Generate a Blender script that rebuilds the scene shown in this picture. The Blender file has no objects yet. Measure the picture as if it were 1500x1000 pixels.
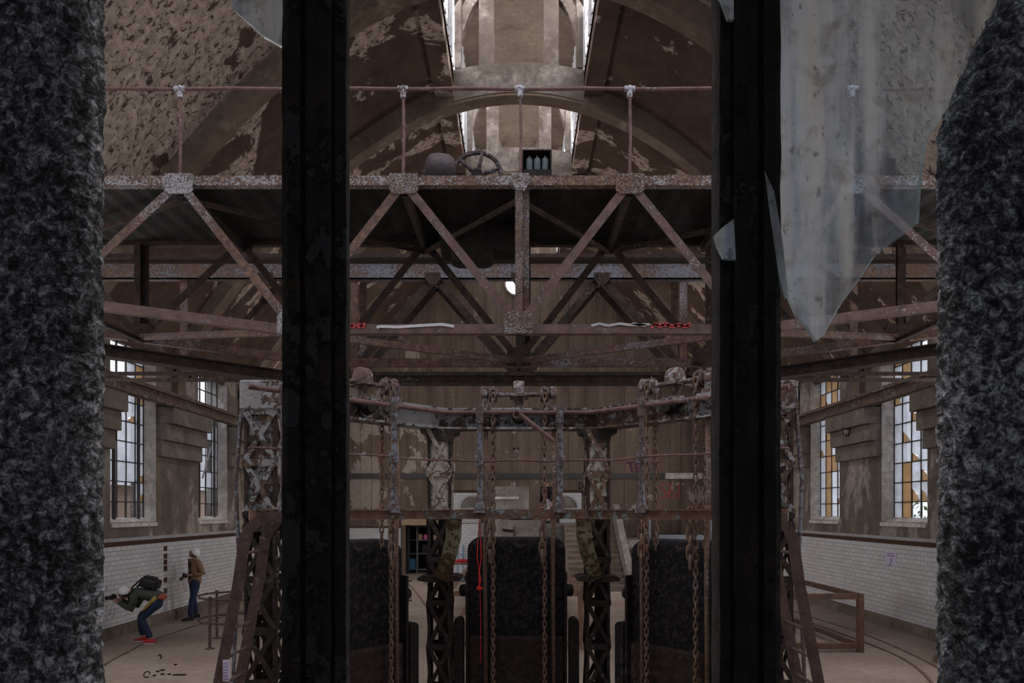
import bpy, bmesh, math, random
from mathutils import Vector, Matrix, noise as mnoise
R = random.Random(7)
SC = bpy.context.scene
COL = SC.collection
E = 2.65                      # eye height above the hall floor
F = 1000.0                    # focal length in pixels of the 1500x1000 frame
PI = math.pi
V = Vector


def P(px, py, d):
    return V(((px - 760) * d / F, d, E + (748 - py) * d / F))


# ------------------------------------------------------------------ mesh helpers
class MB:
    def __init__(s):
        s.v = []; s.f = []; s.m = []; s.cur = 0

    def add(s, vs, fs):
        o = len(s.v)
        s.v += [V(p) for p in vs]
        for f in fs:
            s.f.append([i + o for i in f]); s.m.append(s.cur)

    def box(s, a, b):
        x0, y0, z0 = a; x1, y1, z1 = b
        s.add([(x0, y0, z0), (x1, y0, z0), (x1, y1, z0), (x0, y1, z0), (x0, y0, z1), (x1, y0, z1), (x1, y1, z1), (x0, y1, z1)],
              [(0, 3, 2, 1), (4, 5, 6, 7), (0, 1, 5, 4), (1, 2, 6, 5), (2, 3, 7, 6), (3, 0, 4, 7)])

    def bar(s, p0, p1, w, h, up=(0, 0, 1), ow=0, oh=0):
        """box from p0 to p1; h along up, w across; ow/oh shift the section"""
        p0 = V(p0); p1 = V(p1); d = (p1 - p0).normalized(); up = V(up)
        sd = d.cross(up)
        if sd.length < 1e-4:
            up = V((0, 1, 0)); sd = d.cross(up)
        sd.normalize(); u = sd.cross(d).normalized()
        vs = []
        for p in (p0, p1):
            for a, b in ((-1, -1), (1, -1), (1, 1), (-1, 1)):
                vs.append(p + sd * (a * w / 2 + ow) + u * (b * h / 2 + oh))
        s.add(vs, [(0, 1, 2, 3), (7, 6, 5, 4), (0, 4, 5, 1), (1, 5, 6, 2), (2, 6, 7, 3), (3, 7, 4, 0)])

    def tube(s, pts, r, n=8, closed=False, cap=True):
        pts = [V(p) for p in pts]; k = len(pts); rings = []
        rr = r if isinstance(r, (list, tuple)) else [r] * k
        prev = None
        for i, p in enumerate(pts):
            if closed:
                t = pts[(i + 1) % k] - pts[i - 1]
            else:
                t = pts[min(i + 1, k - 1)] - pts[max(i - 1, 0)]
            t.normalize()
            if prev is None:
                a = V((0, 0, 1)) if abs(t.z) < .9 else V((0, 1, 0))
                u = t.cross(a).normalized()
            else:
                u = (prev - t * prev.dot(t)).normalized()
            prev = u; w = t.cross(u)
            rings.append([p + (u * math.cos(2 * PI * j / n) + w * math.sin(2 * PI * j / n)) * rr[i] for j in range(n)])
        vs = [q for ring in rings for q in ring]; fs = []
        for i in range(k if closed else k - 1):
            for j in range(n):
                a = i * n + j; b = i * n + (j + 1) % n; i2 = (i + 1) % k
                fs.append((a, b, i2 * n + (j + 1) % n, i2 * n + j))
        if cap and not closed:
            fs.append(tuple(range(n - 1, -1, -1))); fs.append(tuple((k - 1) * n + j for j in range(n)))
        s.add(vs, fs)

    def lathe(s, prof, c, axis=(0, 0, 1), n=20):
        """prof: list of (radius, height along axis)"""
        ax = V(axis).normalized(); a = V((0, 0, 1)) if abs(ax.z) < .9 else V((1, 0, 0))
        u = ax.cross(a).normalized(); w = ax.cross(u); c = V(c)
        vs = []; fs = []
        for r, h in prof:
            for j in range(n):
                t = 2 * PI * j / n
                vs.append(c + ax * h + (u * math.cos(t) + w * math.sin(t)) * max(r, 1e-4))
        for i in range(len(prof) - 1):
            for j in range(n):
                fs.append((i * n + j, i * n + (j + 1) % n, (i + 1) * n + (j + 1) % n, (i + 1) * n + j))
        fs.append(tuple(range(n - 1, -1, -1))); fs.append(tuple((len(prof) - 1) * n + j for j in range(n)))
        s.add(vs, fs)

    def prism(s, poly, o, ux, uy, ext):
        """polygon of (a,b) pairs at o + ux*a + uy*b, extruded by vector ext"""
        o = V(o); ux = V(ux); uy = V(uy); ext = V(ext); n = len(poly)
        a = [o + ux * p[0] + uy * p[1] for p in poly]
        vs = a + [p + ext for p in a]
        fs = [tuple(range(n - 1, -1, -1)), tuple(range(n, 2 * n))]
        for i in range(n):
            j = (i + 1) % n
            fs.append((i, j, n + j, n + i))
        s.add(vs, fs)

    def strip(s, low, high, ext):
        """ribbon between two point rows, extruded by ext into a solid"""
        ext = V(ext); n = len(low)
        vs = [V(p) for p in low] + [V(p) for p in high]
        vs += [p + ext for p in vs]
        fs = []
        for i in range(n - 1):
            fs.append((i, i + 1, n + i + 1, n + i))
            fs.append((2 * n + i + 1, 2 * n + i, 3 * n + i, 3 * n + i + 1))
            fs.append((i + 1, i, 2 * n + i, 2 * n + i + 1))
            fs.append((n + i, n + i + 1, 3 * n + i + 1, 3 * n + i))
        fs.append((0, n, 3 * n, 2 * n)); fs.append((n - 1, 3 * n - 1, 4 * n - 1, 2 * n - 1))
        s.add(vs, fs)

    def ball(s, c, r, n=8, m=6, sc=(1, 1, 1)):
        c = V(c); vs = [c + V((0, 0, r * sc[2]))]; fs = []
        for i in range(1, m):
            t = PI * i / m
            for j in range(n):
                p = 2 * PI * j / n
                vs.append(c + V((r * sc[0] * math.sin(t) * math.cos(p), r * sc[1] * math.sin(t) * math.sin(p), r * sc[2] * math.cos(t))))
        vs.append(c - V((0, 0, r * sc[2])))
        for j in range(n):
            fs.append((0, 1 + j, 1 + (j + 1) % n))
            fs.append((len(vs) - 1, 1 + (m - 2) * n + (j + 1) % n, 1 + (m - 2) * n + j))
        for i in range(m - 2):
            for j in range(n):
                fs.append((1 + i * n + j, 1 + (i + 1) * n + j, 1 + (i + 1) * n + (j + 1) % n, 1 + i * n + (j + 1) % n))
        s.add(vs, fs)

    def build(s, name, mats, parent=None, smooth=False, bevel=0, off=None):
        me = bpy.data.meshes.new(name)
        if off is None:
            off = ROOT.get(parent.name, V()) if parent else V()
        me.from_pydata([tuple(p - off) for p in s.v], [], s.f)
        if not isinstance(mats, (list, tuple)): mats = [mats]
        for m in mats: me.materials.append(m)
        me.polygons.foreach_set('material_index', s.m)
        bm = bmesh.new(); bm.from_mesh(me); bmesh.ops.recalc_face_normals(bm, faces=bm.faces); bm.to_mesh(me); bm.free()
        if smooth:
            me.polygons.foreach_set('use_smooth', [True] * len(me.polygons))
        o = bpy.data.objects.new(name, me); COL.objects.link(o)
        if smooth == 'auto':
            try:
                me.set_sharp_from_angle(angle=math.radians(40))
            except Exception:
                pass
        if parent: o.parent = parent; ROOT[o.name] = off
        if bevel:
            b = o.modifiers.new('Bevel', 'BEVEL'); b.width = bevel; b.segments = 2; b.limit_method = 'ANGLE'
        return o


ROOT = {}


def tag(o, label, cat, group=None, kind=None):
    o['label'] = label; o['category'] = cat
    if group: o['group'] = group
    if kind: o['kind'] = kind
    return o


def thing(name, label, cat, loc=(0, 0, 0), group=None):
    o = bpy.data.objects.new(name, None); COL.objects.link(o); o.location = loc; o.empty_display_size = .1
    ROOT[o.name] = V(loc)
    return tag(o, label, cat, group)


def struct(o, label=None):
    o['kind'] = 'structure'
    if label: o['label'] = label
    return o


def dup(root, loc, rz=0, label=None):
    r = root.copy(); COL.objects.link(r); r.location = loc; r.rotation_euler = (0, 0, rz)
    if label: r['label'] = label
    for ch in list(root.children):
        c = ch.copy(); COL.objects.link(c); c.parent = r
        for g in list(ch.children):
            d = g.copy(); COL.objects.link(d); d.parent = c
    return r


def plate(outer, holes, o, ux, uy, ext):
    """flat plate with holes -> MB"""
    o = V(o); ux = V(ux); uy = V(uy); ext = V(ext)
    bm = bmesh.new(); edges = []
    for loop in [outer] + holes:
        vs = [bm.verts.new((p[0], p[1], 0)) for p in loop]
        for i in range(len(vs)): edges.append(bm.edges.new((vs[i], vs[(i + 1) % len(vs)])))
    bmesh.ops.triangle_fill(bm, use_beauty=True, use_dissolve=False, edges=edges, normal=(0, 0, 1))
    bm.verts.index_update()
    mb = MB()
    v2 = [o + ux * v.co.x + uy * v.co.y for v in bm.verts]
    fs = [[v.index for v in f.verts] for f in bm.faces]
    mb.add(v2, fs); mb.add([p + ext for p in v2], fs)
    bm.free()
    for loop in [outer] + holes:
        a = [o + ux * p[0] + uy * p[1] for p in loop]; n = len(a)
        mb.add(a + [p + ext for p in a], [(i, (i + 1) % n, n + (i + 1) % n, n + i) for i in range(n)])
    return mb


def rect(a0, b0, a1, b1): return [(a0, b0), (a1, b0), (a1, b1), (a0, b1)]


def circ(ca, cb, r, n=28, t0=0, t1=2 * PI): return [(ca + r * math.cos(t0 + (t1 - t0) * i / n), cb + r * math.sin(t0 + (t1 - t0) * i / n)) for i in range(n)]


# ------------------------------------------------------------------ materials
def newmat(name):
    m = bpy.data.materials.new(name); m.use_nodes = True
    nt = m.node_tree; nt.nodes.clear()
    out = nt.nodes.new('ShaderNodeOutputMaterial'); b = nt.nodes.new('ShaderNodeBsdfPrincipled')
    nt.links.new(b.outputs[0], out.inputs[0])
    return m, nt, b, out


def pos(nt, scale=(1, 1, 1), obj=False, rot=(0, 0, 0)):
    if obj:
        g = nt.nodes.new('ShaderNodeTexCoord').outputs['Object']
    else:
        g = nt.nodes.new('ShaderNodeNewGeometry').outputs['Position']
    mp = nt.nodes.new('ShaderNodeMapping'); mp.inputs['Scale'].default_value = scale; mp.inputs['Rotation'].default_value = rot
    nt.links.new(g, mp.inputs[0]); return mp.outputs[0]


def nz(nt, vec, scale, detail=5, rough=.6, dist=0):
    n = nt.nodes.new('ShaderNodeTexNoise'); n.inputs['Scale'].default_value = scale; n.inputs['Detail'].default_value = detail
    n.inputs['Roughness'].default_value = rough; n.inputs['Distortion'].default_value = dist
    nt.links.new(vec, n.inputs['Vector']); return n.outputs[0]


def ramp(nt, fac, stops):
    r = nt.nodes.new('ShaderNodeValToRGB'); e = r.color_ramp.elements
    while len(e) < len(stops): e.new(.5)
    for i, (p, c) in enumerate(stops):
        e[i].position = p; e[i].color = (c, c, c, 1) if isinstance(c, (int, float)) else (*c, 1)
    nt.links.new(fac, r.inputs[0]); return r.outputs[0]


def mixc(nt, fac, a, b, mode='MIX'):
    m = nt.nodes.new('ShaderNodeMix'); m.data_type = 'RGBA'; m.blend_type = mode
    for sock, val in ((m.inputs[0], fac), (m.inputs[6], a), (m.inputs[7], b)):
        if isinstance(val, (int, float)): sock.default_value = val
        elif isinstance(val, tuple): sock.default_value = (*val, 1)
        else: nt.links.new(val, sock)
    return m.outputs[2]


def math_(nt, op, a, b):
    m = nt.nodes.new('ShaderNodeMath'); m.operation = op
    for s, val in ((m.inputs[0], a), (m.inputs[1], b)):
        if isinstance(val, (int, float)): s.default_value = val
        else: nt.links.new(val, s)
    return m.outputs[0]


def bump(nt, b, h, strength=.5, dist=.02):
    n = nt.nodes.new('ShaderNodeBump'); n.inputs['Strength'].default_value = strength; n.inputs['Distance'].default_value = dist
    nt.links.new(h, n.inputs['Height']); nt.links.new(n.outputs[0], b.inputs['Normal'])


def setc(nt, b, c, rough=.8, metal=0, spec=.3):
    if isinstance(c, tuple): b.inputs['Base Color'].default_value = (*c, 1)
    else: nt.links.new(c, b.inputs['Base Color'])
    b.inputs['Roughness'].default_value = rough; b.inputs['Metallic'].default_value = metal
    b.inputs['Specular IOR Level'].default_value = spec


def plain(name, c, rough=.7, metal=0, var=.25, scale=12, bs=.3):
    m, nt, b, out = newmat(name)
    n = nz(nt, pos(nt, obj=True), scale, 6, .6)
    c2 = tuple(x * (1 - var) for x in c); c1 = tuple(min(1, x * (1 + var)) for x in c)
    setc(nt, b, ramp(nt, n, [(.3, c2), (.7, c1)]), rough, metal)
    bump(nt, b, n, bs, .01); return m


def rust(name, base, light, paint, amt=.5, scale=9, pscale=14, light_amt=.5, bs=.9):
    """rusty iron: dark base, lighter oxide, flakes of old paint"""
    m, nt, b, out = newmat(name)
    v = pos(nt)
    n1 = nz(nt, v, scale, 8, .65); n2 = nz(nt, v, pscale, 10, .7, .3); n3 = nz(nt, v, 1.3, 3, .5)
    c = ramp(nt, n1, [(.3, tuple(x * .55 for x in base)), (.5, base), (.72 - .2 * (light_amt - .5), light)])
    th = math_(nt, 'ADD', math_(nt, 'MULTIPLY', n2, .75), math_(nt, 'MULTIPLY', n3, .35))
    c0 = .80 - .4 * amt
    mask = ramp(nt, th, [(c0, 0), (c0 + .025, 1)])
    c = mixc(nt, mask, c, paint)
    setc(nt, b, c, .8, 0, .25)
    h = math_(nt, 'ADD', n1, math_(nt, 'MULTIPLY', mask, .25))
    bump(nt, b, h, bs, .03)
    return m


def plaster(name, dark, light, c0=.5, flake=1.0, stretch=(1, 1, 1), rot=(0, 0, 0), edge=.02, front=None, streak=None, fine=.4, dirt=(.05, .04, .035), dirt_amt=.5):
    m, nt, b, out = newmat(name)
    v = pos(nt); vs = pos(nt, stretch, rot=rot)
    n1 = nz(nt, vs, flake, 10, .62, .4); big = nz(nt, v, .23, 3, .5); small = nz(nt, v, 7, 8, .65); mid = nz(nt, v, 1.1, 6, .6)
    th = math_(nt, 'ADD', math_(nt, 'MULTIPLY', n1, .7), math_(nt, 'MULTIPLY', big, .3))
    if front:
        g = nt.nodes.new('ShaderNodeNewGeometry'); sx = nt.nodes.new('ShaderNodeSeparateXYZ'); nt.links.new(g.outputs['Position'], sx.inputs[0])
        mr = nt.nodes.new('ShaderNodeMapRange'); mr.inputs[1].default_value = front[0]; mr.inputs[2].default_value = front[1]
        mr.inputs[3].default_value = front[2]; mr.inputs[4].default_value = 0
        nt.links.new(sx.outputs[1], mr.inputs[0]); th = math_(nt, 'ADD', th, mr.outputs[0])
    mask = ramp(nt, th, [(c0, 0), (c0 + edge, 1)])
    if front:
        f2 = nz(nt, pos(nt, (1, 1.6, 1.2)), 6.5, 9, .72, .8)
        mask = math_(nt, 'MULTIPLY', mask, ramp(nt, f2, [(.435, 0), (.455, 1)]))
    d = mixc(nt, ramp(nt, mid, [(.3, 0), (.75, 1)]), tuple(x * .7 for x in dark), tuple(min(1, x * 1.35) for x in dark))
    l = mixc(nt, ramp(nt, small, [(.35, 0), (.7, 1)]), tuple(x * (1 - fine) for x in light), light)
    c = mixc(nt, mask, d, l)
    if streak:
        st = nz(nt, pos(nt, (1.6, 1.6, .12)), 1.4, 7, .6)
        c = mixc(nt, ramp(nt, st, [(.45, 0), (.75, dirt_amt)]), c, dirt)
        st2 = nz(nt, pos(nt, (2.3, 2.3, .1)), 2.2, 7, .6)
        c = mixc(nt, ramp(nt, st2, [(.55, 0), (.75, .35)]), c, streak)
    c = mixc(nt, .25, c, ramp(nt, small, [(.3, .25), (.75, .9)]), 'OVERLAY')
    setc(nt, b, c, .92, 0, .15)
    bump(nt, b, math_(nt, 'ADD', math_(nt, 'MULTIPLY', mask, .35), small), .45, .04)
    return m


M = {}
M['vault'] = plaster('vault_plaster', (.10, .066, .05), (.58, .475, .40), .545, .75, (1, 1.3, 1), edge=.012, front=(11.5, 14.0, .16))
M['rib'] = plaster('rib_plaster', (.17, .13, .10), (.33, .27, .215), .54, 2.0, edge=.12)
M['lantern'] = plaster('lantern_plaster', (.15, .125, .108), (.34, .30, .27), .46, 1.6, edge=.12)
M['lantern_roof'] = plaster('lantern_board', (.14, .105, .08), (.22, .175, .14), .52, 2.5, (1, 3, 1), edge=.15)
M['wall'] = plaster('wall_plaster', (.16, .132, .115), (.40, .35, .305), .52, .9, (1, 1, .55), edge=.03, streak=(.27, .17, .10), dirt=(.085, .075, .07), dirt_amt=.75)
M['corbel'] = plaster('corbel_concrete', (.17, .145, .125), (.29, .25, .215), .5, 2, edge=.1, streak=(.16, .11, .08), dirt_amt=.5)
M['reveal'] = plaster('reveal_plaster', (.50, .45, .41), (.74, .69, .65), .45, 2, edge=.08)  # paled so the reveals carry the window light in their colour
M['jambstone'] = None


def back_wall_mat():
    m, nt, b, out = newmat('panelled_concrete')
    v = pos(nt)
    st = nz(nt, pos(nt, (1.5, 1, .14)), 1.5, 7, .62)
    n2 = nz(nt, pos(nt, (1, 1, .8)), .9, 10, .62, .3); small = nz(nt, v, 6, 7, .65)
    g = nt.nodes.new('ShaderNodeNewGeometry'); sx = nt.nodes.new('ShaderNodeSeparateXYZ'); nt.links.new(g.outputs['Position'], sx.inputs[0])
    c = ramp(nt, st, [(.30, (.09, .068, .053)), (.5, (.155, .12, .094)), (.70, (.215, .165, .125))])
    # old paint survives towards the left of the wall
    mr = nt.nodes.new('ShaderNodeMapRange'); mr.inputs[1].default_value = -9; mr.inputs[2].default_value = -1
    mr.inputs[3].default_value = .19; mr.inputs[4].default_value = -.02; nt.links.new(sx.outputs[0], mr.inputs[0])
    mask = ramp(nt, math_(nt, 'ADD', n2, mr.outputs[0]), [(.62, 0), (.635, 1)])
    c = mixc(nt, mask, c, (.36, .315, .275))
    # panel joints every 1.35 m
    fr = math_(nt, 'FRACT', math_(nt, 'MULTIPLY', math_(nt, 'ADD', sx.outputs[0], 20.35), 1 / 1.18), 0)
    j = ramp(nt, fr, [(0, 1), (.015, 1), (.02, 0)])
    j2 = ramp(nt, fr, [(.60, 0), (.605, .6), (.62, .6), (.625, 0)])
    c = mixc(nt, j, c, (.05, .038, .03)); c = mixc(nt, j2, c, (.06, .045, .035))
    c = mixc(nt, ramp(nt, small, [(.3, .35), (.6, 0)]), c, (.07, .055, .045))
    setc(nt, b, c, .9, 0, .15); bump(nt, b, small, .3, .03)
    return m


M['back'] = back_wall_mat()


def tile_mat(name, axis='y'):
    m, nt, b, out = newmat(name)
    g = nt.nodes.new('ShaderNodeNewGeometry'); sx = nt.nodes.new('ShaderNodeSeparateXYZ'); nt.links.new(g.outputs['Position'], sx.inputs[0])
    cb = nt.nodes.new('ShaderNodeCombineXYZ'); nt.links.new(sx.outputs[1 if axis == 'y' else 0], cb.inputs[0]); nt.links.new(sx.outputs[2], cb.inputs[1])
    br = nt.nodes.new('ShaderNodeTexBrick'); br.inputs['Scale'].default_value = 1; br.inputs['Brick Width'].default_value = .24
    br.inputs['Row Height'].default_value = .10; br.inputs['Mortar Size'].default_value = .007; br.inputs['Mortar Smooth'].default_value = .2
    br.inputs['Color1'].default_value = (.62, .62, .64, 1); br.inputs['Color2'].default_value = (.53, .53, .55, 1); br.inputs['Mortar'].default_value = (.29, .28, .28, 1)
    nt.links.new(cb.outputs[0], br.inputs['Vector'])
    n = nz(nt, pos(nt), 1.1, 5, .6); n2 = nz(nt, pos(nt, (1, 1, .3)), 3, 6, .6)
    c = mixc(nt, ramp(nt, n, [(.5, 0), (.75, .35)]), br.outputs[0], (.36, .345, .34))
    c = mixc(nt, ramp(nt, n2, [(.6, 0), (.8, .4)]), c, (.35, .30, .26))
    setc(nt, b, c, .25, 0, .5); bump(nt, b, br.outputs['Fac'], -.3, .005)
    return m


M['tile_y'] = tile_mat('white_tile_side', 'y'); M['tile_x'] = tile_mat('white_tile_back', 'x')
M['band'] = plain('brown_tile', (.06, .028, .018), .3, var=.5, scale=20)
M['grey_tile'] = plain('grey_capping', (.36, .35, .36), .5)


def floor_mat():
    m, nt, b, out = newmat('worn_floor')
    v = pos(nt); n = nz(nt, v, .55, 9, .62); n2 = nz(nt, v, 6, 8, .65); n3 = nz(nt, v, .18, 3, .5)
    c = ramp(nt, n, [(.3, (.20, .155, .125)), (.5, (.30, .245, .205)), (.68, (.37, .315, .27))])
    c = mixc(nt, ramp(nt, n2, [(.3, .5), (.55, 0)]), c, (.15, .115, .095))
    c = mixc(nt, ramp(nt, n3, [(.4, 0), (.7, .4)]), c, (.18, .145, .12))
    setc(nt, b, c, .85, 0, .2); bump(nt, b, n2, .2, .02)
    return m


M['floor'] = floor_mat()
M['skirt'] = plaster('skirting_concrete', (.15, .12, .10), (.27, .235, .205), .52, 2, edge=.1)
M['conc'] = plaster('platform_concrete', (.22, .20, .18), (.36, .33, .30), .5, 2, edge=.1, streak=(.2, .16, .13))
M['stair'] = plaster('stair_stone', (.25, .20, .165), (.36, .30, .25), .5, 3, edge=.2)
M['truss'] = rust('truss_rust', (.125, .075, .062), (.24, .15, .10), (.27, .26, .29), .52, 12, 45, .5)
M['truss_flaky'] = rust('truss_flaking_paint', (.12, .07, .055), (.30, .19, .12), (.33, .315, .335), .60, 14, 34, .6)
M['truss_plain'] = rust('truss_red_oxide', (.12, .078, .072), (.17, .11, .095), (.27, .25, .28), .40, 6, 30, .4, .5)
M['truss_dark'] = rust('truss_shaded_rust', (.042, .029, .025), (.085, .054, .04), (.15, .145, .155), .36, 9, 22, .4)  # dark copy of the truss rust, deck shade put into its colour
M['gusset'] = rust('gusset_flakes', (.11, .066, .048), (.32, .21, .13), (.36, .36, .385), .62, 24, 52, .6, 1.0)
M['blue_rust'] = rust('bluish_paint_rust', (.15, .095, .07), (.24, .155, .11), (.19, .195, .235), .66, 14, 22, .5)
M['deck'] = rust('deck_sheet', (.012, .01, .0095), (.02, .015, .013), (.03, .03, .033), .35, 4, 8, .4)  # near-black colour holds the shadow under the bridge
M['pipe'] = rust('rail_pipe', (.15, .085, .082), (.21, .125, .115), (.35, .33, .36), .38, 12, 30, .4, .4)
M['fitting'] = rust('rail_fitting', (.13, .085, .08), (.2, .13, .12), (.48, .48, .54), .72, 20, 30, .4)
M['rail_beam'] = rust('runway_rust', (.13, .088, .068), (.18, .12, .095), (.22, .20, .19), .5, 6, 12, .4)
M['frame'] = rust('frame_grey_paint', (.085, .056, .046), (.21, .125, .085), (.31, .305, .315), .66, 14, 12, .5)
M['frame_plate'] = rust('gallery_plate', (.13, .075, .055), (.22, .125, .08), (.20, .24, .24), .56, 12, 11, .5)
M['column'] = rust('column_cream', (.13, .075, .048), (.27, .15, .075), (.56, .52, .455), .88, 12, 14, .5)
M['column_dark'] = rust('column_shaded_rust', (.030, .022, .019), (.055, .038, .03), (.09, .085, .078), .45, 10, 12, .4)  # rust darkened in colour for the unlit pit around the lower columns
M['bracket'] = rust('bracket_green', (.12, .085, .05), (.2, .14, .07), (.30, .30, .19), .72, 12, 14, .5)
M['lead'] = rust('post_grey', (.11, .078, .072), (.18, .12, .1), (.20, .21, .25), .66, 16, 20, .4)
M['chain'] = rust('chain_rust', (.20, .125, .092), (.32, .205, .145), (.33, .28, .26), .45, 22, 30, .5)
M['chain_dark'] = rust('chain_black', (.05, .035, .03), (.09, .055, .04), (.1, .1, .1), .4, 22, 30, .5)
M['hoist'] = rust('hoist_iron', (.135, .085, .078), (.22, .135, .11), (.30, .28, .29), .55, 16, 20, .5)
M['dark_iron'] = rust('dark_iron', (.018, .014, .013), (.035, .025, .02), (.05, .05, .05), .4, 10, 14, .4)
M['ladder'] = rust('ladder_iron', (.088, .056, .05), (.125, .08, .066), (.2, .19, .19), .42, 8, 12, .4)
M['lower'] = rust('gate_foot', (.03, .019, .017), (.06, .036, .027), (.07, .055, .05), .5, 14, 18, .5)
M['lace'] = rust('lacing_rust', (.15, .095, .065), (.25, .16, .10), (.42, .38, .33), .64, 16, 22, .6)
M['motor'] = plain('motor_purple_brown', (.065, .05, .056), .6, 0, .3)
M['flywheel'] = rust('wheel_iron', (.06, .045, .046), (.10, .075, .075), (.28, .26, .29), .5, 15, 20, .4)
M['mullion'] = rust('window_iron', (.028, .024, .022), (.055, .034, .026), (.045, .047, .047), .5, 18, 16, .5)
M['timber'] = plain('brown_timber', (.17, .10, .068), .7, 0, .35, 5)
M['timber_dark'] = plain('stained_timber', (.10, .055, .038), .65, 0, .35, 5)
M['window_bar'] = plain('window_iron_bar', (.05, .042, .04), .7)
M['lantern_bar'] = plain('lantern_white_bar', (.62, .62, .64), .6)
M['white'] = plain('white_paint', (.5, .49, .52), .5, 0, .1)
M['redpaint'] = plain('red_spray', (.40, .05, .055), .6)
M['purple'] = plain('purple_spray', (.085, .025, .06), .7)
M['blackpaint'] = plain('black_spray', (.03, .028, .028), .7)
M['orange'] = plain('orange_cloth', (.27, .075, .05), .8)
M['yellow'] = plain('yellow_cloth', (.28, .20, .05), .8)
M['redcord'] = plain('red_cord', (.80, .03, .03), .7)
M['paper'] = plain('lilac_paper', (.55, .50, .66), .8, 0, .08)
M['ink'] = plain('ink', (.25, .2, .38), .8)
M['grey_steel'] = plain('grey_blue_steel', (.12, .135, .16), .5)
M['duct'] = plain('dark_duct', (.055, .052, .052), .7)
M['teal'] = plain('teal_grey_box', (.09, .115, .125), .55)
M['black'] = plain('black_plastic', (.012, .012, .013), .45)
M['skin'] = plain('skin', (.42, .23, .165), .55, 0, .08)
M['jeans'] = plain('blue_denim', (.020, .033, .075), .9, 0, .3, 40)
M['jacket'] = plain('tan_jacket', (.26, .155, .095), .9, 0, .2, 30)
M['green'] = plain('dark_green_jumper', (.048, .06, .048), .95, 0, .25, 40)
M['helmet'] = plain('white_helmet', (.78, .79, .82), .35, 0, .04)
M['redcoat'] = plain('red_coat', (.32, .015, .03), .85)
M['redshoe'] = plain('red_shoe', (.42, .02, .035), .6)
M['darkcloth'] = plain('black_cloth', (.02, .019, .022), .95)
M['hair'] = plain('brown_hair', (.06, .035, .022), .8)
M['eye'] = plain('eye_dark', (.02, .015, .012), .2)
M['lip'] = plain('lip', (.33, .13, .11), .5)
M['paleshoe'] = plain('pale_sole', (.5, .5, .52), .7)
M['pink'] = plain('pink_pot', (.55, .08, .28), .5)
M['card'] = plain('cardboard', (.36, .26, .16), .85)
M['bluebox'] = plain('blue_box', (.08, .25, .42), .5)
M['brickout'] = None


def gate_mat():
    m, nt, b, out = newmat('gate_crust')
    v = pos(nt, obj=True); n = nz(nt, v, 20, 10, .75, .4); n2 = nz(nt, v, 2.2, 4, .5)
    c = ramp(nt, n, [(.34, (.004, .0036, .005)), (.5, (.012, .0105, .014)), (.66, (.09, .07, .08))])  # crust over a base blackened to carry the pit's shade
    c = mixc(nt, ramp(nt, n2, [(.5, 0), (.75, .5)]), c, (.03, .02, .017))
    setc(nt, b, c, .85, 0, .25); bump(nt, b, n, 1.0, .05)
    return m


M['gate'] = gate_mat()


def granite():
    m, nt, b, out = newmat('rough_granite')
    v = pos(nt); n = nz(nt, v, 95, 8, .62, .7); n2 = nz(nt, v, 330, 4, .6); n3 = nz(nt, v, 7, 4, .55)
    f = math_(nt, 'ADD', math_(nt, 'MULTIPLY', n, .6), math_(nt, 'ADD', math_(nt, 'MULTIPLY', n2, .25), math_(nt, 'MULTIPLY', n3, .15)))
    c = ramp(nt, f, [(.41, (.016, .016, .017)), (.48, (.07, .07, .075)), (.54, (.23, .23, .245)), (.62, (.70, .70, .75))])
    setc(nt, b, c, .8, 0, .3); bump(nt, b, f, .8, .012)
    return m


M['granite'] = granite()


def glass_dirty():
    m, nt, b, out = newmat('dirty_glass')
    blot = nz(nt, pos(nt), 26, 9, .62, .5); st = nz(nt, pos(nt, (1, 1, .07)), 42, 4, .55); big = nz(nt, pos(nt, (1, 1, .5)), 7, 3, .5)
    spot = nz(nt, pos(nt, (1, 1, .6)), 90, 4, .6)
    g = nt.nodes.new('ShaderNodeNewGeometry'); sx = nt.nodes.new('ShaderNodeSeparateXYZ'); nt.links.new(g.outputs['Position'], sx.inputs[0])
    mr = nt.nodes.new('ShaderNodeMapRange'); mr.inputs[1].default_value = .30; mr.inputs[2].default_value = .46; mr.inputs[3].default_value = .10; mr.inputs[4].default_value = -.13
    nt.links.new(sx.outputs[0], mr.inputs[0])      # dirt washed off toward the free edge
    f = math_(nt, 'ADD', math_(nt, 'ADD', math_(nt, 'MULTIPLY', st, .55), math_(nt, 'MULTIPLY', big, .35)), math_(nt, 'ADD', math_(nt, 'MULTIPLY', blot, .15), mr.outputs[0]))
    tr = nt.nodes.new('ShaderNodeBsdfTransparent'); tr.inputs[0].default_value = (.82, .88, .92, 1)
    c = ramp(nt, st, [(.35, (.58, .65, .76)), (.52, (.82, .82, .82)), (.66, (.78, .72, .66))])
    c = mixc(nt, ramp(nt, blot, [(.52, 0), (.66, .75)]), c, (.25, .18, .135))
    c = mixc(nt, ramp(nt, spot, [(.62, 0), (.68, .7)]), c, (.12, .10, .09))
    setc(nt, b, c, .55, 0, .4)
    tl = nt.nodes.new('ShaderNodeBsdfTranslucent'); nt.links.new(c, tl.inputs[0])
    m0 = nt.nodes.new('ShaderNodeMixShader'); m0.inputs[0].default_value = .5
    nt.links.new(b.outputs[0], m0.inputs[1]); nt.links.new(tl.outputs[0], m0.inputs[2])
    mx = nt.nodes.new('ShaderNodeMixShader')
    nt.links.new(ramp(nt, f, [(.42, .12), (.53, .5), (.66, .92)]), mx.inputs[0])
    nt.links.new(tr.outputs[0], mx.inputs[1]); nt.links.new(m0.outputs[0], mx.inputs[2]); nt.links.new(mx.outputs[0], out.inputs[0])
    return m


M['shard'] = glass_dirty()


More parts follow.
